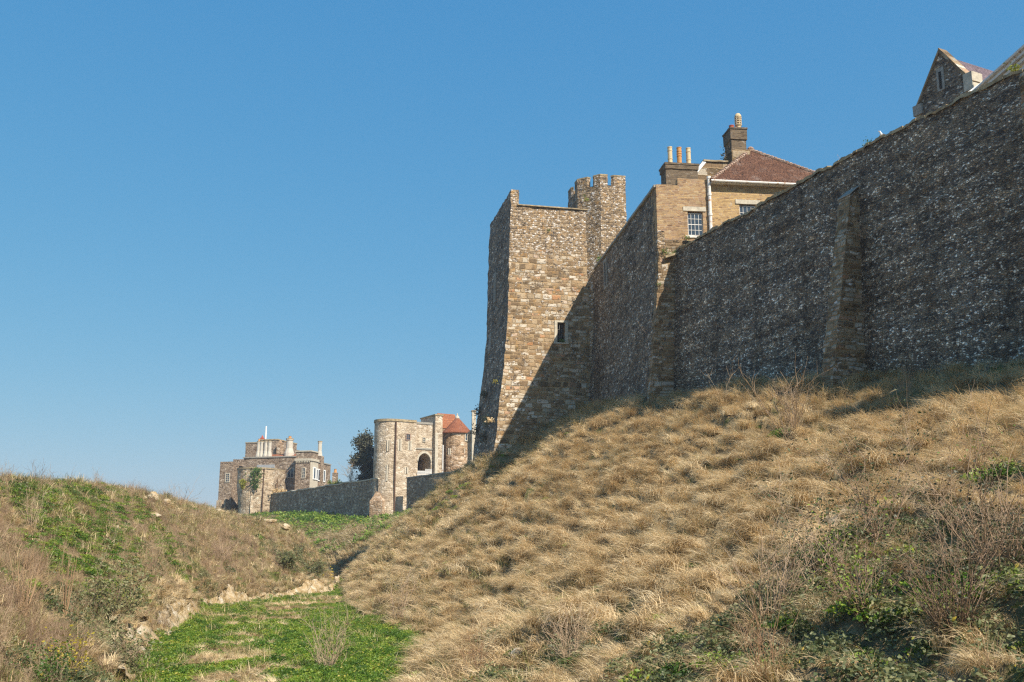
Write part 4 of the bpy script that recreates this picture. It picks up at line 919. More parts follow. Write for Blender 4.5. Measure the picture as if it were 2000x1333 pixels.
def side_win(y0, y1, z0, z1, x, par):
    b = MB(); b.box(x, x+.14, y0-.2, y0, z0-.2, z1+.2); b.box(x, x+.14, y1, y1+.2, z0-.2, z1+.2); b.box(x, x+.14, y0, y1, z1, z1+.2); b.box(x, x+.14, y0, y1, z0-.2, z0)
    o = th.part(b, 'window', M['white_clean'], par); p = MB(); p.box(x-.02, x+.08, y0, y1, z0, z1); th.part(p, 'pane', M['glass'], o)
zw0, zw1 = K(590, 934, -2.2)[1], K(590, 914, -2.2)[1]
side_win(-.9, -.2, zw0, zw1, rx1+.06, rtw); side_win(.3, .8, zw0, zw1-.2, rx1+.06, rtw)
wg, (wx0, wx1, wz1) = kbox(600, 613.5, 903, 1.2, 7.4, 'right_wing', 'far_brown')
b = MB(); b.box(wx0, wx1+.12, 1.08, 8.7, wz1, wz1+.2); th.part(b, 'coping', M['ashlar_grey'], wg)
side_win(3.0, 3.8, zw0, zw1, wx1, wg); side_win(5.4, 6.0, zw0, zw1, wx1, wg)
b = MB(); b.tube([(wx1+.1, 4.7, wz1-.3), (wx1+.1, 4.7, 7)], .1, 6); th.part(b, 'downpipe', M['lead'], wg)
# keep behind
b = MB(seg=1.5, jit=.05, jf=.8); x0, z0 = K(480, 866.5, 9); x1, _ = K(503, 866, 9); b.box(x0, x1, 9, 18, 4, z0); x2_, z2_ = K(531, 859.5, 9); x3_, _ = K(549, 860, 9); b.box(x1, x3_-1, 9.5, 18, 4, z2_); x4_, z4_ = K(557, 874, 9); b.box(x3_-1, x4_, 9.8, 17, 4, z4_); kp = th.part(b, 'keep', M['far_brown'], label='older keep rising behind the house')
b = MB(); b.box(x0-.1, x1, 8.9, 18, z0, z0+.2); b.box(x1, x3_-.9, 9.4, 18, z2_, z2_+.22); th.part(b, 'coping', M['moss_cap'], kp)
x_, z_ = K(546, 868, 8.8); b = MB(); b.box(x_-.5, x_+.5, 8.6, 9.6, z_-2, z_+.3); b.lathe([(.35, z_+.3), (.25, z_+.7), (0, z_+.9)], x_, 9.1, 8); th.part(b, 'chimney', M['far_drum'], kp)
x_, z_ = K(511, 856, 10); b = MB(); b.box(x_-.3, x_+.3, 10, 10.6, z_-.6, z_+.1); b.lathe([(.25, z_+.1), (.12, z_+.5), (0, z_+.6)], x_, 10.3, 8); th.part(b, 'chimney', M['pot_red'], kp)
# white flues
def flue(a, w, top, y, base_, n=10, mat='chimney_white', pots=True, capm='moss_cap', flare=1.25):
    x, z = K(a, top, y); _, zb_2 = K(a, base_, y); r = w/2*y_sc
    b = MB(); b.lathe([(r*flare*1.25, zb_2-1.0), (r*flare*1.2, zb_2), (r, zb_2+.9), (r*.97, z-.35), (r*1.15, z-.3), (r*1.15, z), (0, z)], x, y+.5, n)
    c = th.part(b, 'chimney', M[mat]); b = MB(); b.lathe([(r*1.2, z-.12), (r*1.2, z+.05), (0, z+.06)], x, y+.5, n); th.part(b, 'cap', M[capm], c)
    if pots: b = MB(); b.lathe([(r*.5, z+.05), (r*.42, z+.45), (r*.5, z+.5), (0, z+.5)], x, y+.5, 8); th.part(b, 'chimney_pot', M['pot_orange'], c)
y_sc = 192/1990
for a in (503.5, 509.5): flue(a, 7.0, 862, 2.2, 890, pots=(a < 505))
for a in (517.5, 525): flue(a, 7.0, 861.5, 2.0, 890, pots=False)
flue(564, 13, 857, 3.0, 885); flue(623, 8, 862, 4.0, 890, n=8, pots=False)
b = MB(seg=1); x_, z_ = K(623, 891, 3.8); b.box(x_-.5, x_+.5, 3.7, 5, 10, z_); th.part(b, 'chimney_base', M['far_brown'])
x_, z_ = K(520, 833, 11); _, z2_ = K(520, 862, 11); b = MB(); b.tube([(x_, 11, z2_-.5), (x_, 11, z_)], [.17, .14], 8); th.part(b, 'flagpole', M['white_clean'])
q_ = P(653.5, 938, 172); FP = Fr(q_[0], q_[1], 0)
th = Thing('chimney_stack', FP, 8, 'lone small brick stack with orange pot behind the distant wall', 'chimney stack', xy=(0, 0))
zt3 = P(653, 925, 172)[2]; b = MB(); b.box(-.42, .42, 0, .8, 6, zt3); b.box(-.47, .47, -.05, .85, zt3, zt3+.12); sk = th.part(b, 'shaft', M['far_brown']); b = MB(); b.lathe([(.28, zt3+.12), (.2, zt3+.7), (.26, zt3+.78), (0, zt3+.78)], 0, .4, 10); th.part(b, 'chimney_pot', M['pot_orange'], sk)

# ------------------------------------------------------------------ herring gull on the wall
yg = FW.side(1716, 276)[0]; pw = FW.w(.25, yg); zg = 17.98
g0 = empty('gull', (pw[0], pw[1], zg), R(200), 'white gull with grey wings standing on top of the flint wall', 'bird')
def skin(name, pts, edges, rad, mats, par, sub=2):
    me = bpy.data.meshes.new(name); me.from_pydata(pts, edges, []); me.materials.append(mats)
    o = bpy.data.objects.new(name, me); COL.objects.link(o); o.parent = par
    sk_ = o.modifiers.new('skin', 'SKIN'); sk_.use_smooth_shade = True; ss = o.modifiers.new('sub', 'SUBSURF'); ss.levels = ss.render_levels = sub
    for v, r in zip(me.skin_vertices[0].data, rad): v.radius = r if hasattr(r, '__len__') else (r, r)
    me.skin_vertices[0].data[1].use_root = True
    for p in me.polygons: p.use_smooth = True
    return o
skin('body', [(-.24, 0, .13), (-.13, 0, .17), (0, 0, .20), (.08, 0, .24), (.11, 0, .31), (.13, 0, .37), (.17, 0, .375)], [(i, i+1) for i in range(6)], [.012, .045, .078, .068, .042, .045, .022], M['gull_white'], g0)
skin('beak', [(.18, 0, .372), (.21, 0, .367), (.235, 0, .358)], [(0, 1), (1, 2)], [.014, .011, .005], M['beak'], g0, 1)
for s_ in (-1, 1):
    skin('wing', [(.07, s_*.062, .245), (-.05, s_*.078, .215), (-.18, s_*.05, .165), (-.30, s_*.015, .12)], [(0, 1), (1, 2), (2, 3)], [(.03, .012), (.055, .014), (.035, .01), (.008, .006)], M['gull_grey'], g0, 1)
    skin('leg', [(-.005, s_*.03, .14), (.0, s_*.03, .07), (.0, s_*.03, .008), (.045, s_*.032, .006)], [(0, 1), (1, 2), (2, 3)], [.014, .007, .007, .008], M['beak'], g0, 1)
# ------------------------------------------------------------------ plant meshes (numpy)
def tuft_mesh(name, seed, n, L, root, lean, spread, droop, width, mats, seg=4, up=(.9, 1.45), mixmat=None):
    r = np.random.default_rng(seed); V = []; F = []; fm = []; k = 0
    for i in range(n):
        phi = r.normal(0, spread); base_ = r.normal(0, root, 2); ln = L * r.uniform(.5, 1.1); e0 = r.uniform(*up); dr_ = droop * r.uniform(.6, 1.25)
        p = np.array([base_[0], base_[1], -.05]); w0 = width * r.uniform(.6, 1.3); side = np.array([-math.sin(phi), math.cos(phi), r.uniform(-.6, .6)])
        for s in range(seg + 1):
            t_ = s / seg; w_ = w0 * (1 - t_ * .85) ; V += [p - side * w_ / 2, p + side * w_ / 2]
            e = e0 - dr_ * (t_ ** .8); ph = phi + lean * t_
            p = p + ln / seg * np.array([math.cos(e) * math.cos(ph), math.cos(e) * math.sin(ph), math.sin(e)])
        for s in range(seg): a = k + 2 * s; F.append((a, a + 1, a + 3, a + 2)); 
        m = 0 if mixmat is None or r.random() > mixmat else 1
        fm += [m] * seg; k += 2 * (seg + 1)
    return raw_mesh(name, np.array(V), np.array(F), mats, fm)
def leaf_quads(r, C, size, up=.5, aspect=.55):
    """one bent leaf of two quads at each centre"""
    n = len(C); V = np.zeros((n, 6, 3)); d = r.normal(size=(n, 3)); d[:, 2] = d[:, 2] * .5 + up * .3; d /= np.linalg.norm(d, axis=1)[:, None]
    s = np.cross(d, r.normal(size=(n, 3))); s /= np.linalg.norm(s, axis=1)[:, None]; nn = np.cross(d, s)
    sz = size * r.uniform(.6, 1.3, n)[:, None]
    V[:, 0] = C - s * sz * aspect * .25; V[:, 1] = C + s * sz * aspect * .25
    V[:, 2] = C + d * sz * .5 - s * sz * aspect * .5 + nn * sz * .1; V[:, 3] = C + d * sz * .5 + s * sz * aspect * .5 + nn * sz * .1
    V[:, 4] = C + d * sz - s * sz * .06 - nn * sz * .08; V[:, 5] = C + d * sz + s * sz * .06 - nn * sz * .08
    b = np.arange(n)[:, None] * 6; F = np.concatenate([b + [0, 1, 3, 2], b + [2, 3, 5, 4]], 0)
    return V.reshape(-1, 3), F
def leafclump_mesh(name, seed, n, Rr, H, size, mats, flower=0.0, hollow=.5):
    r = np.random.default_rng(seed); a = r.uniform(0, 2*math.pi, n); q = np.sqrt(r.uniform(0, 1, n)); h = r.uniform(hollow, 1, n)
    C = np.stack([Rr*q*np.cos(a), Rr*q*np.sin(a), H*(1 - .75*q**2)*h], 1); V, F = leaf_quads(r, C, size)
    fl = (r.random(n) < flower*1.0) & (h > .8); fm = np.concatenate([fl, fl]).astype(int)
    return raw_mesh(name, V, F, mats, fm)
def tubes_mesh(name, tubes, mats, sides=3, fm=None):
    V = []; F = []; k = 0
    for pts, r0, r1 in tubes:
        pts = np.asarray(pts); n = len(pts); t_ = np.gradient(pts, axis=0); t_ /= np.linalg.norm(t_, axis=1)[:, None] + 1e-9
        a = np.cross(t_, np.array([.31, .47, .83])); a /= np.linalg.norm(a, axis=1)[:, None] + 1e-9; b = np.cross(t_, a); rr = np.linspace(r0, r1, n)[:, None]
        rings = [pts + rr * (a * math.cos(2*math.pi*q/sides) + b * math.sin(2*math.pi*q/sides)) for q in range(sides)]
        V.append(np.stack(rings, 1).reshape(-1, 3))
        for i in range(n - 1):
            for q in range(sides): q2 = (q+1) % sides; F.append((k+i*sides+q, k+i*sides+q2, k+(i+1)*sides+q2, k+(i+1)*sides+q))
        k += n * sides
    return raw_mesh(name, np.concatenate(V), np.array(F), mats, fm)
def twigs(seed, n, h, spread, sub=4, sub2=2, r0=.012, bend=.25, upr=.5, tipr=.3):
    """stems from one root with side branches and twigs; returns tubes and the points where leaves grow"""
    r = np.random.default_rng(seed); out = []; tips = []
    def branch(p, d, L, rad, lev):
        k = 5 if lev == 0 else 4; pts = [p]; dd = d.copy()
        for i in range(k):
            dd = dd + r.normal(0, bend, 3) * .5 + np.array([0, 0, .10 * upr]); dd /= np.linalg.norm(dd); pts.append(pts[-1] + dd * L / k)
        out.append((np.array(pts), rad, rad * tipr)); tips.extend(pts[2:])
        m = (sub, sub2, 0)[lev]
        for q in range(m):
            i = r.integers(1, k + 1); u = r.random(); pp = pts[i-1] * (1-u) + pts[i] * u
            nd = dd + r.normal(0, .65, 3); nd[2] = abs(nd[2]) * .7 + .15; nd /= np.linalg.norm(nd)
            branch(pp, nd, L * r.uniform(.28, .55), rad * .55, lev + 1)
    for i in range(n):
        a = r.uniform(0, 2*math.pi); s = spread * math.sqrt(r.random()); d = np.array([s*math.cos(a), s*math.sin(a), 1.0]); d /= np.linalg.norm(d)
        branch(np.array([.08*h*spread*math.cos(a), .08*h*spread*math.sin(a), -.1]), d, h * r.uniform(.55, 1.05), r0 * r.uniform(.7, 1.2), 0)
    return out, np.array(tips)

SRC = {}
def source(group, me):
    o = bpy.data.objects.new(me.name, me); SRC.setdefault(group, bpy.data.collections.new(group)).objects.link(o)
for k in range(6):
    source('straw_tufts', tuft_mesh('grass_tuft_a%d' % k, 100+k, 62, .78, .10, r_ := 0.0, .75, 1.75, .016, [M['straw'], M['grass_olive']], mixmat=.07))
    source('straw_far', tuft_mesh('grass_tuft_far_a%d' % k, 150+k, 26, .95, .16, 0.0, .8, 1.7, .05, [M['straw'], M['grass_olive']], seg=3, mixmat=.12))
for k in range(4):
    source('straw_pale_far', tuft_mesh('pale_tuft_far_a%d' % k, 170+k, 26, .95, .16, 0.0, .8, 1.7, .05, [M['straw_pale'], M['grass_olive']], seg=3, mixmat=.2))
    source('green_grass', tuft_mesh('green_tuft_a%d' % k, 200+k, 46, .42, .10, 0.0, 1.6, 1.1, .014, [M['grass_olive'], M['straw']], mixmat=.25))
    source('weeds', leafclump_mesh('weed_clump_a%d' % k, 300+k, 190, .34, .08 + .055*k, .058, [M['weed'], M['weed_yellow']], .10))
    source('weeds_far', leafclump_mesh('weed_clump_far_a%d' % k, 330+k, 40, .55, .55, .22, [M['weed'], M['weed_yellow']], .12))
    source('ivy', leafclump_mesh('ivy_clump_a%d' % k, 350+k, 100, .38, .45, .085, [M['ivy'], M['yellow']], .05, .3))
    tb, tp_ = twigs(400+k, 15, .75, .55, 3, 2, .006); source('scrub', tubes_mesh('scrub_clump_a%d' % k, tb, M['twig']))
    tb, tp_ = twigs(430+k, 9, 1.0, .30, 2, 0, .006, .12); source('red_stalks', tubes_mesh('red_stalk_clump_a%d' % k, twigs(470+k, 7, 1.1, .35, 3, 0, .006, .15)[0], M['twig_red'])); source('stalks', tubes_mesh('stalk_clump_a%d' % k, tb, M['twig_pale']))

for k in range(4):
    source('tussocks', tuft_mesh('tussock_a%d' % k, 500+k, 190, .85, .16, 0.0, 1.25, 2.15, .020, [M['straw'], M['straw_pale']], mixmat=.3, up=(.75, 1.5)))
def scatter(name, group, X, Y, scl, rz, label, cat, dz=0.0, tilt=None):
    n = len(X); Z = gz(X, Y) + dz; me = bpy.data.meshes.new(name); me.vertices.add(n)
    me.vertices.foreach_set('co', np.stack([X, Y, Z], 1).astype(np.float32).ravel())
    rot = np.zeros((n, 3), np.float32); rot[:, 2] = rz
    if tilt is not None: rot[:, 1] = tilt
    a = me.attributes.new('rot', 'FLOAT_VECTOR', 'POINT'); a.data.foreach_set('vector', rot.ravel())
    a = me.attributes.new('scl', 'FLOAT', 'POINT'); a.data.foreach_set('value', np.asarray(scl, np.float32))
    coll = SRC[group]; a = me.attributes.new('pick', 'INT', 'POINT'); a.data.foreach_set('value', rng.integers(0, len(coll.objects), n).astype(np.int32))
    o = bpy.data.objects.new(name, me); COL.objects.link(o); tag(o, label, cat, kind='stuff')
    ng = bpy.data.node_groups.new(name + '_nodes', 'GeometryNodeTree'); ng.interface.new_socket('Geometry', in_out='INPUT', socket_type='NodeSocketGeometry'); ng.interface.new_socket('Geometry', in_out='OUTPUT', socket_type='NodeSocketGeometry')
    N = ng.nodes; gi, go = N.new('NodeGroupInput'), N.new('NodeGroupOutput'); ip = N.new('GeometryNodeInstanceOnPoints'); ci = N.new('GeometryNodeCollectionInfo')
    ci.inputs['Collection'].default_value = coll; ci.inputs['Separate Children'].default_value = True; ci.inputs['Reset Children'].default_value = True
    def att(nm, ty): q = N.new('GeometryNodeInputNamedAttribute'); q.data_type = ty; q.inputs[0].default_value = nm; return q.outputs[0]
    L = ng.links.new; er = N.new('FunctionNodeEulerToRotation')
    L(gi.outputs[0], ip.inputs['Points']); L(ci.outputs[0], ip.inputs['Instance']); ip.inputs['Pick Instance'].default_value = True; L(att('pick', 'INT'), ip.inputs['Instance Index'])
    L(att('rot', 'FLOAT_VECTOR'), er.inputs[0]); L(er.outputs[0], ip.inputs['Rotation']); L(att('scl', 'FLOAT'), ip.inputs['Scale']); L(ip.outputs[0], go.inputs[0])
    md = o.modifiers.new('scatter', 'NODES'); md.node_group = ng
    return o

# ------------------------------------------------------------------ where things grow
def cand(x0, x1, y0, y1, dens):
    n = int((x1-x0)*(y1-y0)*dens); return rng.uniform(x0, x1, n), rng.uniform(y0, y1, n)
def seen(X, Y, Z, m=260):
    px, py, d = project(np.stack([X, Y, Z + .3], -1)); return (px > -m) & (px < 2000 + m) & (py < 1333 + m) & (Y > 1.0)
def downhill(X, Y, e=1.2):
    return np.arctan2(-(gz(X, Y+e) - gz(X, Y-e)), -(gz(X+e, Y) - gz(X-e, Y)))
def world_patch(lst):
    out = []
    for px, py, r in lst:
        q = hit(px, py)
        if q is not None: out.append((q[0], q[1], r))
    return out
def inpatch(X, Y, pt, soft=.35):
    m = np.zeros(X.shape)
    for x, y, r in pt: m = np.maximum(m, np.clip((r*(1 + .45*vnoise(X*.9, Y*.9, None, 71)) - np.hypot(X-x, Y-y)) / (r*soft), 0, 1))
    return m
bare_floor = world_patch([(480, 1245, 1.0), (470, 1260, 1.1), (455, 1275, 1.2), (580, 1189, 1.7), (545, 1201, 1.6), (450, 1290, 2.0), (430, 1328, 1.9), (500, 1310, 1.2), (400, 1300, 1.0), (560, 1193, 2.4), (520, 1210, 1.9), (505, 1222, 1.5), (600, 1182, 3.0), (430, 1205, 1.6), (640, 1172, 2.5)])
left_green = world_patch([(140, 960, 2.4), (210, 990, 2.2), (90, 1030, 2.2), (150, 1090, 2.2), (200, 1075, 2.0), (180, 1135, 1.6), (300, 1050, 1.6), (340, 1110, 1.6), (100, 985, 3.2), (180, 1010, 2.6), (120, 1060, 2.2), (190, 1110, 2.2), (230, 1045, 1.8), (60, 950, 2.0), (150, 1150, 1.6), (280, 1010, 1.8), (330, 1095, 1.6), (350, 1130, 1.2), (60, 1010, 1.2), (250, 985, 2.0), (110, 1110, 1.6)])
left_ivy = world_patch([(560, 1100, 2.4), (600, 1090, 2.2), (620, 1125, 2.0), (540, 1075, 1.6), (640, 1135, 1.8), (210, 1230, 1.5), (250, 1270, 1.2), (180, 1260, 1.2), (230, 1310, .9), (120, 1320, 1.1), (50, 1310, .9), (330, 1150, 1.2), (400, 1135, 1.0)])
left_straw = world_patch([(560, 1040, 3.0), (610, 1075, 2.5), (420, 1020, 4.0), (350, 1000, 3.0), (500, 1040, 4.0), (560, 1050, 4.0), (480, 1020, 4.0), (600, 1085, 2.5), (20, 1000, 1.8)])
left_scrub = world_patch([(580, 1110, 1.6), (520, 1085, 2.0), (450, 1060, 2.5), (430, 1090, 3.0), (380, 1075, 2.4), (290, 1120, 2.0), (40, 1090, 1.8), (50, 1230, 1.6), (120, 1260, 1.4), (480, 1110, 2.4), (330, 1030, 2.0), (20, 1180, 1.6), (250, 1170, 1.4)])
right_green = world_patch([(1910, 945, .8), (1960, 930, .5), (1530, 850, .9), (990, 885, .9), (935, 905, 1.0), (900, 960, .8), (865, 985, .7), (1100, 1190, .4), (1650, 1060, .4), (1850, 1180, .8), (1390, 900, .4), (770, 1255, 1.2), (720, 1270, 1.5), (700, 1240, 1.5), (650, 1215, 1.4), (800, 1190, .5), (1050, 825, .9), (1080, 810, .7)])
right_rough = world_patch([(1530, 735, 1.2), (1770, 755, 1.4), (1900, 735, 1.6), (1400, 775, 1.5), (1300, 782, 1.6), (1190, 795, 2.0), (1090, 822, 1.6), (1650, 730, 1.0), (1400, 1260, 1.2), (1620, 1190, 1.6), (1250, 1310, 1.0), (1830, 1180, 1.6), (1700, 1050, 2.0), (1600, 1130, 2.0), (1800, 1120, 2.0), (1750, 1200, 1.5), (1900, 1100, 1.6), (1900, 1250, 1.4), (1650, 1250, 1.4), (1500, 1200, 1.4), (1960, 950, 1.0), (1450, 1290, 1.2), (1800, 1300, 1.2), (1560, 1300, 1.1), (1120, 1290, .9), (1200, 1250, .7), (940, 1270, .8), (1300, 1290, .8), (1480, 1250, 1.0), (1760, 1140, 1.4), (1350, 1325, 1.1), (1000, 1330, 1.0), (1700, 1320, 1.0), (1950, 1310, 1.0), (880, 1300, .9)])

X, Y = cand(-36, 34, 1.5, 112, 26); Z = gz(X, Y); inR, fl, inL, plR = zones(X, Y); dR, dB, zb, dL, dC, zc = tcoord(X, Y); sv = seen(X, Y, Z)
dist = np.hypot(X, Y); u = rng.random(len(X)); far_l = ~(inR | fl | inL | plR)
thin = np.interp(dist, [0, 14, 30, 60, 110], [1.0, .9, .55, .34, .20])
hd = R(-17); ca_ = X * math.sin(hd) + Y * math.cos(hd); cc_ = X * math.cos(hd) - Y * math.sin(hd)
n1 = fbm(X/2.6, Y/2.6, 81, 3); n2 = fbm(X/1.0, Y/1.0, 83, 2); n3 = fbm(X/6.0, Y/6.0, 85, 3)
wx_ = vnoise(ca_/3, cc_/3, None, 40)*1.4; wy_ = vnoise(ca_/3, cc_/3, None, 41)*1.0
ts_, tam_ = terrace(ca_, cc_); ledge = np.interp(ts_, [0, .12, .28, .5, .8, 1], [.12, .35, 1, .9, .5, .15])
g_fl = inpatch(X, Y, bare_floor); g_lg = inpatch(X, Y, left_green); g_iv = inpatch(X, Y, left_ivy); g_st = inpatch(X, Y, left_straw); g_sc = inpatch(X, Y, left_scrub); g_rg = inpatch(X, Y, right_green); g_rr = inpatch(X, Y, right_rough)
az = downhill(X, Y)

# right bank: combed dry grass on every hummock
m = sv & inR & (u < thin * (.15 + .95*np.clip(ledge + .35*n2, 0, 1)) * (1 - .75*g_rg) * (1 - .5*g_rr)) & (dR > .1)
sc = rng.uniform(.42, 1.0, len(X)) * (.8 + .35*np.clip(ledge, 0, 1)) * np.interp(dist, [8, 16, 24, 70], [.5, .65, .9, 1.15])
a_r = az + .35 + rng.normal(0, .55, len(X)) + .8*n3 + .5*n1
# left bank and plateau rims
mL = sv & (inL | far_l) & (u < thin * (.20 + .75*g_st + .12*(n1 > 0)) * (1 - .92*g_lg)) & (dC < 14)
mF = sv & fl & (u < thin * 1.0 * g_fl)
mm = m | mL | mF
sc = np.where(mF, sc*.5, np.where(mL, sc*.62, sc))
near = mm & (dist < 62); fr_ = mm & ~near
scatter('dry_grass', 'straw_tufts', X[near], Y[near], sc[near], a_r[near], 'long tan dry grass combed downhill over both ditch banks', 'grass')
scatter('distant_dry_grass', 'straw_far', X[fr_], Y[fr_], sc[fr_]*.8, a_r[fr_], 'tan grass on the farther part of the banks below the tower', 'grass')
ph_ = rng.random(len(X)); mt = sv & inR & (dR > .4) & (ts_ > .2) & (ts_ < .48) & (ph_ < np.interp(dist, [0, 20, 60, 110], [.13, .12, .10, .08]) * tam_) & (g_rr < .5)
scatter('tussocks', 'tussocks', X[mt], Y[mt], np.random.default_rng(3).uniform(.55, 1.1, mt.sum()) * np.interp(dist[mt], [8, 20, 60], [.6, .85, 1.1]), a_r[mt], 'shaggy pale tussocks of dead grass along the ledges of the right bank', 'grass', dz=.08)
# green grass and weeds
X2, Y2 = cand(-36, 34, 1.5, 112, 16); Z2 = gz(X2, Y2); inR, fl, inL, plR = zones(X2, Y2); dR, dB, zb, dL, dC, zc = tcoord(X2, Y2); sv = seen(X2, Y2, Z2)
dist = np.hypot(X2, Y2); u = rng.random(len(X2)); far_l = ~(inR | fl | inL | plR); n1 = fbm(X2/2.2, Y2/2.2, 91, 3); n2 = fbm(X2/.9, Y2/.9, 93, 2)
g_fl = inpatch(X2, Y2, bare_floor); g_lg = inpatch(X2, Y2, left_green); g_iv = inpatch(X2, Y2, left_ivy); g_st = inpatch(X2, Y2, left_straw); g_sc = inpatch(X2, Y2, left_scrub); g_rg = inpatch(X2, Y2, right_green); g_rr = inpatch(X2, Y2, right_rough)
thin = np.interp(dist, [0, 20, 50, 110], [1.0, .9, .6, .4]); rz = rng.uniform(0, 6.28, len(X2)); sr = rng.uniform(.6, 1.25, len(X2))
pR = np.clip(.9*g_rg + .07*g_rr*(dist < 30) + .05*(n1 > .25) + .5*np.clip(1 - dR/.8, 0, 1)*(n2 > -.2), 0, 1)
pF = np.clip((1 - 1.25*g_fl) * (1.45 + .4*n2 + .3*n1), 0, 1) * np.clip(.25 + dL/.7, 0, 1); pL = np.clip(1.25*g_lg*(n2 > -.4) + .12*(n1 > .1) - .3*g_st, 0, 1)
w = sv & (u < thin * np.where(inR, pR*.8, np.where(fl, 1.5*pF, np.where(inL, pL*.9, .08*(n1 > 0)))))  & (dC < 30)
near = w & (dist < 82); fr_ = w & ~near
scatter('green_weeds', 'weeds', X2[near], Y2[near], sr[near]*np.where(fl[near], .8, .95), rz[near], 'low leafy green weeds carpeting the ditch floor and left bank', 'weeds')
scatter('distant_weeds', 'weeds_far', X2[fr_], Y2[fr_], sr[fr_]*.75, rz[fr_], 'green weeds farther up the ditch', 'weeds')
u = rng.random(len(X2))
w = sv & (u < thin * np.where(inR, .16 + .35*(n1 > .1)*np.clip(1 - dB/6, 0, 1) + .25*g_rr, np.where(inL, .30, np.where(fl, .05, .12)))) & (dC < 20)
scatter('green_grass', 'green_grass', X2[w], Y2[w], sr[w]*np.where(dist[w] > 40, 1.5, 1.1), rz[w], 'short olive green grass showing between the dry tufts', 'grass')
u = rng.random(len(X2))
w = sv & (u < thin * np.where(inL, (.14 + .6*g_sc + .2*(n1 < -.1))*(1 - .85*g_lg), np.where(inR, .03 + .85*g_rr + .3*np.clip(1 - dR/2.5, 0, 1)*(n1 > 0), 0))) & (dC < 12)
scatter('brown_scrub', 'scrub', X2[w], Y2[w], sr[w]*np.where(inL[w], .85, .8), rz[w], 'tangled leafless brown scrub on the lower banks', 'scrub')
u = rng.random(len(X2))
w = sv & (u < thin * np.where(inL, .55*g_iv + .03, np.where(inR, 1.0*g_rr, 0))) & (dC < 30)
scatter('ivy_cover', 'ivy', X2[w], Y2[w], sr[w]*np.where(inR[w], .58, .85), rz[w], 'grey green bramble and ivy leaves on the banks', 'bramble')
u = rng.random(len(X2))
w = sv & (u < thin * np.where(inL, .05 + .05*(n1 > .1), np.where(inR, .006 + .25*g_rr, 0))) & (dC < 6)
scatter('dead_stalks', 'stalks', X2[w], Y2[w], sr[w]*.75, rz[w], 'thin pale dead stalks standing in the scrub', 'stalks')
u = rng.random(len(X2)); w = sv & (u < thin * np.where(inL, .04 + .12*g_sc, np.where(inR, .40*g_rr + .12*np.clip(1 - dR/2.5, 0, 1)*(n2 > 0), 0))) & (dC < 6)
scatter('red_stems', 'red_stalks', X2[w], Y2[w], sr[w]*.75, rz[w], 'thin reddish brown stems sticking out of the bank scrub', 'stems')
# the slopes far beyond, under the gatehouse and distant wall
X3, Y3 = cand(-75, 10, 112, 200, 4.5); Z3 = gz(X3, Y3); inR, fl, inL, plR = zones(X3, Y3); dR, dB, zb, dL, dC, zc = tcoord(X3, Y3); n1 = fbm(X3/6, Y3/6, 95, 3); u = rng.random(len(X3))
ok = inR & seen(X3, Y3, Z3, 60); gr = np.clip(1.2 - dB/9, 0, 1)*.85 + .45*(n1 > .05)
w = ok & (u > gr*.8); scatter('far_slope_grass', 'straw_pale_far', X3[w], Y3[w], rng.uniform(.7, 1.2, w.sum()), downhill(X3[w], Y3[w], 3) + rng.normal(0, .5, w.sum()), 'dry grass on the far slope under the gatehouse', 'grass')
w = ok & (u < gr*.30); scatter('far_slope_weeds', 'weeds_far', X3[w], Y3[w], rng.uniform(.8, 1.5, w.sum()), rng.uniform(0, 6.28, w.sum()), 'green weeds along the foot of the distant wall', 'weeds')

# ------------------------------------------------------------------ chalk at the foot of the left bank
fp = footL[(footL[:, 1] >= 24) & (footL[:, 1] <= 86)]; seglen = np.r_[0, np.cumsum(np.hypot(*np.diff(fp, axis=0).T))]
ns = int(seglen[-1] / .09); sl = np.linspace(0, seglen[-1], ns); fx, fy = np.interp(sl, seglen, fp[:, 0]), np.interp(sl, seglen, fp[:, 1])
tx_, ty_ = np.gradient(fx), np.gradient(fy); ll = np.hypot(tx_, ty_); nxl, nyl = -ty_/ll, tx_/ll
hgt = np.clip(.62 + .5*vnoise(sl/2.6, sl*0, None, 61) + .22*vnoise(sl/.8, sl*0, None, 62), .0, 1.05) * np.interp(fy, [24, 27, 60, 78, 86], [.7, 1, 1, 1, .4])
rows = 10; VV = np.zeros((ns, rows, 3))
for k in range(rows):
    q = k/(rows-1); off = -.45 + .6*q + .16*vnoise(sl*1.5, np.full(ns, k*.55), None, 63) + .12*vnoise(sl*3.4, np.full(ns, k*.9), None, 64) + .05*vnoise(sl*7.5, np.full(ns, k*1.3), None, 66)
    VV[:, k, 0] = fx + nxl*off; VV[:, k, 1] = fy + nyl*off; VV[:, k, 2] = -.25 + q*(hgt + .3) + .06*vnoise(sl*3, np.full(ns, k*2.0), None, 65)
VV[:, :, 2] += gz(fx - nxl*.5, fy - nyl*.5)[:, None]
I_ = np.arange(ns*rows).reshape(ns, rows); FF = np.stack([I_[:-1, :-1], I_[1:, :-1], I_[1:, 1:], I_[:-1, 1:]], -1).reshape(-1, 4)
o = bpy.data.objects.new('chalk_bank', raw_mesh('chalk_bank', VV.reshape(-1, 3), FF, M['chalk'])); COL.objects.link(o); tag(o, kind='structure')

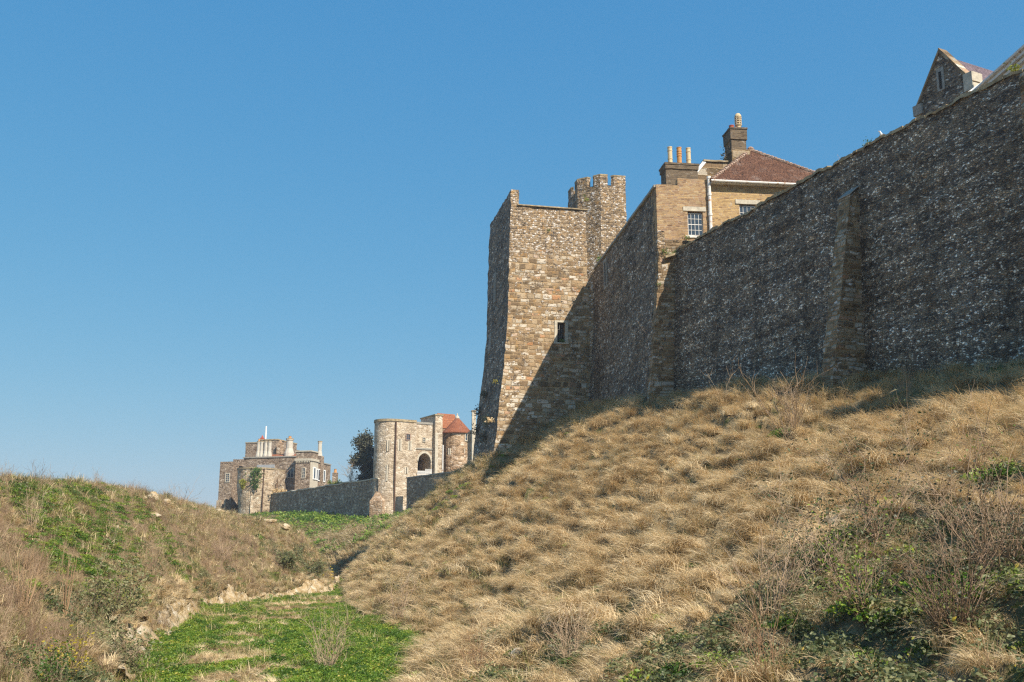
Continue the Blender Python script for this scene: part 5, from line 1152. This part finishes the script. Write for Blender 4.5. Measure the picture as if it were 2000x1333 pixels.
def rock(px, py, size, label, name='chalk_rock', group=None, sq=(1, 1, .8), lift=.2, seed=0):
    q = hit(px, py)
    if q is None: return
    b = bmesh.new(); bmesh.ops.create_icosphere(b, subdivisions=3, radius=1); V = np.array([v.co[:] for v in b.verts]); D = 1 + .28*vnoise(V[:,0]*1.3+seed, V[:,1]*1.3, V[:,2]*1.3, seed) + .14*vnoise(V[:,0]*3.5+seed, V[:,1]*3.5, V[:,2]*3.5, seed)
    V = V * D[:, None] * size * np.array(sq)
    for v, c in zip(b.verts, V): v.co = c
    me = bpy.data.meshes.new(name); b.to_mesh(me); b.free(); me.materials.append(M['chalk'])
    o = bpy.data.objects.new(name, me); COL.objects.link(o); o.location = (q[0], q[1], q[2] + size*lift); o.rotation_euler = (0, 0, seed*1.3); tag(o, label, 'rock', group)
GR = 'pale chalk rocks on the banks'
rock(298, 980, .34, 'larger pale rock standing on the left skyline beside a bare bush', seed=1, group=GR, lift=.9)
rock(326, 988, .30, 'smaller pale rock on the left skyline just right of the larger one', seed=2, group=GR, lift=.8)
rock(282, 976, .14, 'smallest low pale rock at the left of the skyline rocks', seed=3, group=GR, lift=.7)
rock(556, 1034, .4, 'grey white stone block on the grass below the distant wall', seed=4, group=GR, lift=.5)
rock(527, 1020, .4, 'flat pale slab in the grass at the foot of the round bastion', seed=5, group=GR, sq=(1.4, .8, .4), lift=.3)
rock(428, 1002, .4, 'pale rubble heap on the skyline under the left castle tower', seed=6, group=GR, sq=(1.5, 1, .5), lift=.3)
rock(1650, 1010, .26, 'grey stone slab bedded in the dry grass on the right bank', seed=7, group=GR, sq=(1.4, 1, .5))
rock(1635, 1035, .3, 'pale chalk lump just below the grey slab on the right bank', seed=8, group=GR)
rock(1045, 1255, .14, 'white chalk stone in the grass at the bottom of the right bank', seed=9, group=GR)
rock(1010, 1285, .2, 'chalk lump low on the right bank next to twiggy scrub', seed=10, group=GR)
rock(560, 1190, .2, 'tiny pale stone on the green ditch floor', seed=11, group=GR)
rock(300, 1010, .35, 'white chalk scar stone high on the left bank', seed=12, group=GR, sq=(1, 1, .6))
rock(225, 1040, .3, 'chalk stone between green weeds on the left bank', seed=13, group=GR, sq=(1, .6, .9))

rng2 = np.random.default_rng(5); kk = rng2.integers(0, ns, 320); off = rng2.uniform(.15, .85, 320); X4, Y4 = fx[kk] + nxl[kk]*off, fy[kk] + nyl[kk]*off
scatter('bank_edge_grass', 'straw_tufts', X4, Y4, rng2.uniform(.35, .75, 320), np.arctan2(-nyl[kk], -nxl[kk]) + rng2.normal(0, .6, 320), 'dry grass hanging over the chalk edge of the ditch floor', 'grass', dz=hgt[kk]*.85)
# ------------------------------------------------------------------ single shrubs and saplings
def plant(name, px, py, hpx, label, cat, kind, group=None, at=None, n=12, spread=.5, mat='twig', leaf=None, leafn=0, leafsize=.07, seed=0, r0=None, sub=5, sub2=2, bend=.25, upr=.5, hm=None):
    q = hit(px, py) if at is None else np.array(at)
    if q is None: print('no ground for', label); return
    d = math.hypot(q[0], q[1]); h = hm or hpx * d / 1990; r0 = r0 or max(.004, .0065 * h, d * .00017)
    e = empty(name, tuple(q), 0, label, cat, group)
    tb, tips = twigs(seed + 1000, n, h, spread, sub, sub2, r0, bend, upr)
    s = bpy.data.objects.new('stems', tubes_mesh('stems', tb, M[mat], 4)); COL.objects.link(s); s.parent = e
    if leaf:
        r = np.random.default_rng(seed); C = tips[r.integers(0, len(tips), leafn)] + r.normal(0, .05*h + .01, (leafn, 3)); V, F = leaf_quads(r, C, leafsize)
        l = bpy.data.objects.new('foliage', raw_mesh('foliage', V, F, M[leaf])); COL.objects.link(l); l.parent = e
    return e
BS = 'leafless twiggy shrubs'; GB = 'leafy bushes on the left bank'
plant('bare_shrub', 1545, 870, 165, 'tall fan of bare pale twigs on the sunny upper right bank', 'shrub', 0, BS, n=16, spread=.45, mat='twig_pale', seed=1)
plant('leafy_plant', 1535, 862, 30, 'small bright green leafy plant under the fan of bare twigs', 'plant', 0, n=6, spread=.9, mat='weed', leaf='weed', leafn=260, leafsize=.10, seed=2)
plant('sapling', 1418, 792, 100, 'crooked pale leafless sapling in front of the dark flint wall', 'sapling', 0, 'leafless saplings', n=2, spread=.35, mat='twig_pale', seed=3, sub=9, sub2=3, r0=.010)
plant('bare_shrub', 1770, 775, 60, 'reddish brown spiky shrub right of the wall buttress', 'shrub', 0, BS, n=14, spread=.6, mat='twig_red', seed=4)
plant('sapling', 1303, 772, 150, 'slender dark leafless sapling against the house corner pier', 'sapling', 0, 'leafless saplings', n=5, spread=.16, r0=.012, mat='twig', seed=5, sub=4, sub2=1, bend=.12)
plant('sapling', 1262, 775, 150, 'reddish branching sapling against the shaded wall near the tower', 'sapling', 0, 'leafless saplings', n=4, spread=.3, r0=.012, mat='twig_red', seed=6, sub=5, sub2=2)
plant('bare_shrub', 1135, 785, 55, 'grey shrub at the shaded foot of the square tower', 'shrub', 0, BS, n=14, spread=.8, mat='twig', leaf='ivy', leafn=140, leafsize=.12, seed=7)
plant('bare_shrub', 1330, 800, 50, 'two pale stalks standing on the shaded bank crest', 'shrub', 0, BS, n=3, spread=.3, mat='twig_pale', seed=8, sub=2, sub2=0)
plant('bare_shrub', 775, 1220, 115, 'leafless shrub at the bank foot where green floor begins', 'shrub', 0, BS, n=10, spread=.45, mat='twig', seed=9)
plant('bare_shrub', 640, 1312, 110, 'broad bare bush standing in green weeds at the bottom', 'shrub', 0, BS, n=26, spread=.55, mat='twig_pale', seed=10, leaf='weed', leafn=60)
plant('bare_shrub', 1115, 1300, 130, 'dense brown twiggy bush at bottom centre', 'shrub', 0, BS, n=26, spread=.6, mat='twig', seed=11)
plant('bare_shrub', 935, 1330, 120, 'thin brown twigs left of the dense bottom centre bush', 'shrub', 0, BS, n=16, spread=.4, mat='twig_red', seed=12)
plant('bare_shrub', 1500, 1215, 200, 'sprawling brown shrub at the left of the bramble thicket', 'shrub', 0, BS, n=22, spread=.7, mat='twig', seed=13, leaf='ivy', leafn=160, leafsize=.035)
plant('bramble', 1610, 1130, 170, 'green leaved bramble thicket lowest on the sunny bank', 'bramble', 0, 'bramble thickets', n=18, spread=.75, mat='twig', leaf='ivy', leafn=900, leafsize=.05, seed=14)
plant('bramble', 1720, 1060, 200, 'bramble with sparse green leaves and tall stems', 'bramble', 0, 'bramble thickets', n=16, spread=.5, mat='twig', leaf='ivy', leafn=650, leafsize=.05, seed=15)
plant('bramble', 1690, 1200, 190, 'dark leafy bramble low in the right foreground', 'bramble', 0, 'bramble thickets', n=18, spread=.6, mat='twig', leaf='weed', leafn=500, leafsize=.04, seed=16)
plant('sapling', 1850, 1130, 300, 'tall thin foreground sapling reaching above the thicket', 'sapling', 0, 'leafless saplings', n=5, spread=.2, mat='twig', seed=17, sub=8, sub2=4, bend=.14, r0=.007)
plant('bare_shrub', 1905, 930, 100, 'red brown shrub with green leaves by the right edge', 'shrub', 0, BS, n=18, spread=.65, mat='twig_red', leaf='weed', leafn=60, leafsize=.05, seed=18)
plant('leafy_plant', 1908, 958, 45, 'bright green leafy plant beneath the red brown shrub', 'plant', 0, n=8, spread=.9, mat='weed', leaf='weed', leafn=320, leafsize=.07, seed=19)
plant('bare_shrub', 1960, 1120, 220, 'dense dark bush at the right edge in deep shade', 'shrub', 0, BS, n=40, spread=.8, mat='twig', leaf='ivy_dark', leafn=900, leafsize=.045, seed=20)
plant('bare_shrub', 1860, 1240, 200, 'tangled thicket of dark twigs at bottom right', 'shrub', 0, BS, n=36, spread=.75, mat='twig', leaf='ivy_dark', leafn=500, leafsize=.035, seed=21)
plant('bare_shrub', 1930, 1326, 120, 'upright orange budded stems in the bottom right corner', 'shrub', 0, BS, n=7, spread=.3, mat='twig_red', seed=22, sub=2, sub2=0, bend=.1)
plant('bare_shrub', 1500, 1330, 170, 'arching tan twigs at the bottom edge right of centre', 'shrub', 0, BS, n=16, spread=.5, mat='twig_red', seed=23)
plant('leafy_plant', 1765, 1332, 70, 'little pale leaved plant at the bottom edge', 'plant', 0, n=5, spread=.6, mat='twig_pale', leaf='weed_yellow', leafn=60, leafsize=.035, seed=24)
plant('stem_cluster', 125, 1215, 120, 'tall straight reddish stems rising from the left bank scrub', 'shrub', 0, BS, n=14, spread=.14, mat='twig_red', seed=25, sub=1, sub2=0, bend=.06, r0=.012)
plant('stem_cluster', 45, 1200, 130, 'slanting reddish stems beside the left picture edge', 'shrub', 0, BS, n=22, spread=.35, mat='twig_red', seed=26, sub=2, sub2=0, bend=.12)
plant('stem_cluster', 62, 1040, 75, 'bleached dead stems high on the left bank', 'shrub', 0, BS, n=20, spread=.3, mat='twig_pale', seed=27, sub=3, sub2=1)
plant('bare_shrub', 345, 990, 55, 'small bare bush on the left skyline next to the pale rocks', 'shrub', 0, BS, n=9, spread=.9, mat='twig', seed=28)
plant('bare_shrub', 78, 948, 52, 'grey bare bush on the far left skyline', 'shrub', 0, BS, n=10, spread=.8, mat='twig', seed=29)
plant('bare_shrub', 172, 958, 42, 'low bare bush midway along the left skyline', 'shrub', 0, BS, n=10, spread=.9, mat='twig_red', seed=30)
plant('leafy_bush', 560, 1115, 42, 'dull green bush on the nose of the left bank', 'bush', 0, GB, n=14, spread=.8, leaf='ivy', leafn=1500, leafsize=.13, seed=31)
plant('leafy_bush', 612, 1132, 36, 'grey green bush lowest on the nose of the left bank', 'bush', 0, GB, n=14, spread=.8, leaf='ivy', leafn=1200, leafsize=.13, seed=32)
plant('leafy_bush', 640, 1140, 26, 'bush with yellow leaves at the tip of the left bank', 'bush', 0, GB, n=10, spread=.7, leaf='yellow', leafn=130, leafsize=.12, seed=33)
plant('leafy_bush', 215, 1225, 110, 'large grey green ivy bush above the chalk edge', 'bush', 0, GB, n=16, spread=.8, leaf='ivy', leafn=2200, leafsize=.085, seed=34)
plant('leafy_bush', 240, 1320, 95, 'grey green bush at the chalk edge beside the green floor', 'bush', 0, GB, n=14, spread=.8, leaf='ivy', leafn=1300, leafsize=.07, seed=35)
plant('leafy_bush', 130, 1325, 85, 'bush covered in bright yellow leaves at bottom left', 'bush', 0, GB, n=14, spread=.75, leaf='yellow', leafn=420, leafsize=.06, seed=36)
plant('leafy_bush', 95, 1345, 75, 'dark green bush around the yellow leaved one', 'bush', 0, GB, n=14, spread=.9, leaf='weed', leafn=900, leafsize=.055, seed=37)
plant('bare_shrub', 430, 1100, 60, 'brown thorny bush halfway along the left bank', 'shrub', 0, BS, n=26, spread=.8, mat='twig', seed=38)
plant('bare_shrub', 295, 1125, 70, 'brown twiggy bush below the green patch on left bank', 'shrub', 0, BS, n=26, spread=.7, mat='twig_pale', seed=39)
plant('bare_shrub', 668, 1118, 40, 'brown scrub bush in the gap between the two banks', 'shrub', 0, BS, n=24, spread=.9, mat='twig_red', seed=40)

# ------------------------------------------------------------------ weeds growing on masonry
def weed(pos, size, label, n=90, leaf='weed', ls=None, droop=0):
    e = empty('wall_weed', tuple(pos), 0, label, 'weed', 'weeds growing on the masonry'); r = np.random.default_rng(int(abs(pos[0]*100) + abs(pos[2]*10)))
    C = r.normal(0, size*.45, (n, 3)); C[:, 2] = C[:, 2]*.8 - droop*np.abs(r.normal(0, size, n)); V, F = leaf_quads(r, C, ls or size*.38)
    o = bpy.data.objects.new('leaves', raw_mesh('leaves', V, F, M[leaf])); COL.objects.link(o); o.parent = e
    tb = [(np.array([(0, 0, 0), c*.5, c]), .006, .003) for c in C[:14]]; s = bpy.data.objects.new('stems', tubes_mesh('stems', tb, M['twig'])); COL.objects.link(s); s.parent = e
def onface(fr, px, py, yl=0): x, z = fr.front(px, py, yl); q = fr.w(x, yl); return (q[0], q[1], z)
def onside(fr, px, py, xl=0): y, z = fr.side(px, py, xl); q = fr.w(xl, y); return (q[0], q[1], z)
weed(onface(FT, 1026, 436, -.1), .14, 'dark tuft high on the tower front nearest its left corner', 40, 'ivy_dark')
weed(onface(FT, 1060, 438, -.1), .13, 'dark tuft in the middle of the upper tower front', 40, 'ivy_dark')
weed(onface(FT, 1072, 450, -.1), .17, 'green tuft lowest of the upper tower front weeds', 50)
weed(onface(FT, 1141, 383, -.35), .16, 'small green weed on the turret below its left battlement', 50)
weed(onface(FT, 1146, 390, -.5), .22, 'larger green weed on the turret just under the small one', 60)
weed(onface(FT, 1097, 666, -.12), .26, 'green weed growing on the barred window sill', 110)
weed(onface(FT, 995, 662, -.3), .13, 'round weed on the tower front beside its flared corner', 40)
weed(onface(FT, 1010, 680, -.3), .12, 'tiny weed on the tower front right of the round one', 30)
for px, py, s_, lb in ((948, 768, .45, 'upper ivy patch on the shaded flared side of the tower'), (935, 800, .5, 'dark ivy hanging on the left outline of the tower'), (952, 815, .45, 'ivy clump near the sunlit corner of the tower base'), (931, 835, .55, 'lowest ivy clump on the tower outline'), (945, 850, .5, 'ivy between the tower outline and corner low down')):
    weed(onside(FT, px, py, -.75 - (py-768)*.006), s_, lb, 150, 'ivy_dark' if px < 950 else 'ivy', .16, .5)
weed(onface(FT, 968, 745, -.45), .25, 'yellow green weed hanging at the tower corner', 60, 'weed_yellow', .1)
weed(onface(FT, 955, 822, -.7), .3, 'pale grassy weed at the foot of the tower corner', 80, 'straw', .16)
weed(onside(FH, 1231, 467, -.1), .28, 'dark weed on the shaded wall under its coping', 60, 'ivy_dark')
weed(onside(FH, 1171, 507, .1), .35, 'green weed on the coping where wall meets turret', 70)
weed(onface(FH, 1296, 491, -.12), .22, 'green weed on the white flint quoin of the house', 70)
weed(onface(FH, 1305, 494, -.12), .18, 'trailing green weed beside the quoin weed', 60, droop=1)
weed(onface(FH, 1287, 556, -.15), .16, 'small weed on the pier under the sunlit ledge', 50)
weed(onface(FH, 1342, 464, -.12), .2, 'weed below the left corner of the sash window', 60)
weed(onface(FH, 1316, 494, -.15), .2, 'weed on the sloping ledge beside the flint wall', 60)
q_ = FW.w(.2, FW.side(1692, 289)[0]); weed((q_[0], q_[1], 18.12), .24, 'bright green weed on the wall top left of the gull', 90)
q_ = FW.w(.1, FW.side(1978, 150)[0]); weed((q_[0], q_[1], 17.85), .26, 'bright green weed on the wall top near the right edge', 110, 'weed_yellow')
q_ = FW.w(.2, FW.side(1638, 320)[0]); plant('dead_stalk', 0, 0, 0, 'single dead forked stalk sticking up from the wall top', 'plant', 0, at=(q_[0], q_[1], 18.05), hm=.42, n=2, spread=.5, mat='twig', seed=50, sub=3, sub2=1, r0=.008)
x_, z_ = FH.front(1421, 318, 3.6); q_ = FH.w(x_ - .1, 3.6); plant('chimney_shrub', 0, 0, 0, 'small shrub rooted on the side of the taller chimney', 'shrub', 0, at=(q_[0], q_[1], z_), hm=1.3, n=7, spread=.6, mat='twig', leaf='ivy_dark', leafn=130, leafsize=.13, seed=51)
# the two shrubs hanging on the bastion
def hanging(px, pt, pb, label, seed, leaf='ivy'):
    x, zt_ = FB.front(px, pt, -3.4); _, zb_ = FB.front(px, pb, -3.4); q = FB.w(x, -3.5); e = empty('hanging_shrub', (q[0], q[1], zb_), 0, label, 'shrub', 'shrubs rooted on the bastion')
    h = zt_ - zb_; r = np.random.default_rng(seed); n = 700; t_ = r.random(n)**.8; w_ = h*.38*np.sin(np.clip(t_*1.02, 0, 1)*math.pi*.62 + .12)*(1.0 - .5*np.clip(t_-.75, 0, 1)*2)
    C = np.stack([r.normal(0, .45, n)*w_, r.normal(0, .3, n)*w_ - .1, t_*h], 1); V, F = leaf_quads(r, C, .26)
    o = bpy.data.objects.new('foliage', raw_mesh('foliage', V, F, M[leaf])); COL.objects.link(o); o.parent = e
    tb = [(np.array([(0, 0, -.5), (r.normal(0, .1), 0, h*.4), (r.normal(0, .4), -.1, h*.85)]), .05, .02) for _ in range(6)]; o = bpy.data.objects.new('stems', tubes_mesh('stems', tb, M['twig'], 5)); COL.objects.link(o); o.parent = e
hanging(501, 915, 957, 'larger plume shaped shrub hanging on the round bastion', 61, 'weed'); hanging(475, 938, 955, 'smaller yellowish shrub low on the round bastion', 62, 'weed_yellow')
# trees and bushes by the gatehouse
def tree(px, py_top, py_bot, Y, wpx, label, name, leaf, n, ls, seed):
    top = P(px, py_top, Y); bot = P(px, py_bot, Y); e = empty(name, (bot[0], bot[1], bot[2]-2), 0, label, 'tree'); h = top[2]-bot[2]+2; w_ = wpx*Y/1990/2; r = np.random.default_rng(seed)
    tb = [(np.array([(0, 0, 0), (.1, 0, h*.35), (0, .1, h*.7)]), h*.04, h*.015)]; cl = []
    for k in range(34):
        a = r.uniform(0, 6.28); q = math.sqrt(r.random()); zz = r.uniform(.10, .93); ww = w_*math.sqrt(max(.05, 1-((zz-.5)/.5)**2))*.85; c = np.array([q*ww*math.cos(a), q*ww*math.sin(a), zz*h]); cl.append(c)
        tb.append((np.array([(0, 0, h*.3*zz + h*.15), c*.6 + np.array([0, 0, h*.1]), c]), h*.014, h*.004))
    t_ = bpy.data.objects.new('trunk', tubes_mesh('trunk', tb, M['bark'], 6)); COL.objects.link(t_); t_.parent = e
    if leaf:
        cl = np.array(cl); C = cl[r.integers(0, len(cl), n)] + r.normal(0, w_*.17, (n, 3)); V, F = leaf_quads(r, C, ls); o = bpy.data.objects.new('crown', raw_mesh('crown', V, F, M[leaf])); COL.objects.link(o); o.parent = e
    return e
tree(712, 846, 934, 158, 60, 'dark evergreen oak rising behind the long wall beside the gatehouse', 'evergreen_oak', 'ivy_dark', 9000, .34, 71)
q_ = P(688, 936, 156); plant('bare_shrub', 0, 0, 0, 'pale leafless bush left of the dark evergreen oak', 'shrub', 0, BS, at=(q_[0], q_[1], q_[2]-.6), hm=3.2, n=14, spread=.6, mat='twig_pale', seed=72, r0=.03)
q_ = P(655, 942, 165); plant('leafy_bush', 0, 0, 0, 'yellow green bush showing above the distant wall', 'bush', 0, at=(q_[0], q_[1], q_[2]-1.0), hm=1.5, n=12, spread=1.6, leaf='weed_yellow', leafn=700, leafsize=.25, seed=73)
q_ = P(550, 945, 183); plant('bare_shrub', 0, 0, 0, 'bare dark bush against the front of the far castle house', 'shrub', 0, BS, at=(q_[0], q_[1]-3, q_[2]-.8), hm=3.4, n=8, spread=.7, mat='twig', seed=74, r0=.06)
q_ = P(540, 955, 178); plant('leafy_bush', 0, 0, 0, 'low yellow brown hedge on top of the distant wall', 'bush', 0, at=(q_[0]+.5, q_[1]+1, q_[2]-.8), hm=1.2, n=14, spread=2.5, leaf='straw', leafn=600, leafsize=.28, seed=75)
# ------------------------------------------------------------------ light, sky, camera
SUN_H, SUN_E = 141.8, 44.0
w = bpy.data.worlds.new('World'); scene.world = w; w.use_nodes = True; nt = w.node_tree
bg = nt.nodes['Background']; sky = nt.nodes.new('ShaderNodeTexSky'); sky.sky_type = 'NISHITA'; sky.sun_disc = False
sky.sun_elevation = R(SUN_E); sky.sun_rotation = R(SUN_H); sky.altitude = 50; sky.air_density = 1.0; sky.dust_density = .6; sky.ozone_density = 2.0
hs = nt.nodes.new('ShaderNodeHueSaturation'); hs.inputs['Saturation'].default_value = 1.25; hs.inputs['Hue'].default_value = .49
nt.links.new(sky.outputs[0], hs.inputs['Color']); sc_ = nt.nodes.new('ShaderNodeSeparateColor'); cb_ = nt.nodes.new('ShaderNodeCombineColor'); nt.links.new(hs.outputs[0], sc_.inputs[0])
for k_, (S_, T_, g_) in enumerate(((.238, .176, .72), (.546, .437, .45), (.896, .69, .22))):   # softer, hazier gradient than the clear model sky
    pw_ = nt.nodes.new('ShaderNodeMath'); pw_.operation = 'POWER'; ml_ = nt.nodes.new('ShaderNodeMath'); ml_.operation = 'MULTIPLY'
    nt.links.new(sc_.outputs[k_], pw_.inputs[0]); pw_.inputs[1].default_value = g_; nt.links.new(pw_.outputs[0], ml_.inputs[0]); ml_.inputs[1].default_value = T_ * .9 / .153 * (.153 / S_) ** g_
    nt.links.new(ml_.outputs[0], cb_.inputs[k_])
nt.links.new(cb_.outputs[0], bg.inputs[0]); bg.inputs[1].default_value = .12
sd = bpy.data.lights.new('sun', 'SUN'); sd.energy = 5.0; sd.angle = R(.53); sd.color = (1, .90, .75)
so = bpy.data.objects.new('sun', sd); COL.objects.link(so)
dv = Vector((math.sin(R(SUN_H))*math.cos(R(SUN_E)), math.cos(R(SUN_H))*math.cos(R(SUN_E)), math.sin(R(SUN_E))))
so.rotation_euler = dv.to_track_quat('Z', 'Y').to_euler(); so.location = (40, -60, 60)
hz = bpy.data.meshes.new('haze'); bm_ = bmesh.new(); bmesh.ops.create_cube(bm_, size=1.0)
for v in bm_.verts: v.co = Vector((v.co.x * 640, v.co.y * 640 + 120, v.co.z * 46 + 8))
bm_.to_mesh(hz); bm_.free(); hm = bpy.data.materials.new('thin_haze'); hm.use_nodes = True; hn = hm.node_tree; hn.nodes.remove(hn.nodes['Principled BSDF'])
pv = hn.nodes.new('ShaderNodeVolumePrincipled'); pv.inputs['Color'].default_value = (.80, .88, 1.0, 1); pv.inputs['Density'].default_value = .0004; pv.inputs['Anisotropy'].default_value = .2
hn.links.new(pv.outputs[0], hn.nodes['Material Output'].inputs['Volume']); hz.materials.append(hm); ho = bpy.data.objects.new('haze', hz); COL.objects.link(ho); tag(ho, 'thin pale blue air between the viewer and the far castle', 'haze', kind='stuff')
cd = bpy.data.cameras.new('camera'); cam = bpy.data.objects.new('camera', cd); COL.objects.link(cam)
cd.sensor_fit = 'HORIZONTAL'; cd.sensor_width = 36.0; cd.lens = f / 2000 * 36.0; cd.clip_start = .1; cd.clip_end = 9000
cam.location = (0, 0, 0); cam.rotation_euler = (math.pi/2 + pit, 0, 0); scene.camera = cam
scene.view_settings.view_transform = 'Standard'; scene.view_settings.look = 'None'; scene.view_settings.exposure = .5; scene.view_settings.gamma = 1.0
scene.render.resolution_x, scene.render.resolution_y = 1024, 682
scene.cycles.max_bounces = 6; scene.cycles.diffuse_bounces = 3; scene.cycles.transmission_bounces = 3; scene.cycles.transparent_max_bounces = 6
scene.cycles.use_denoising = False
scene.cycles.filter_width = 1.3
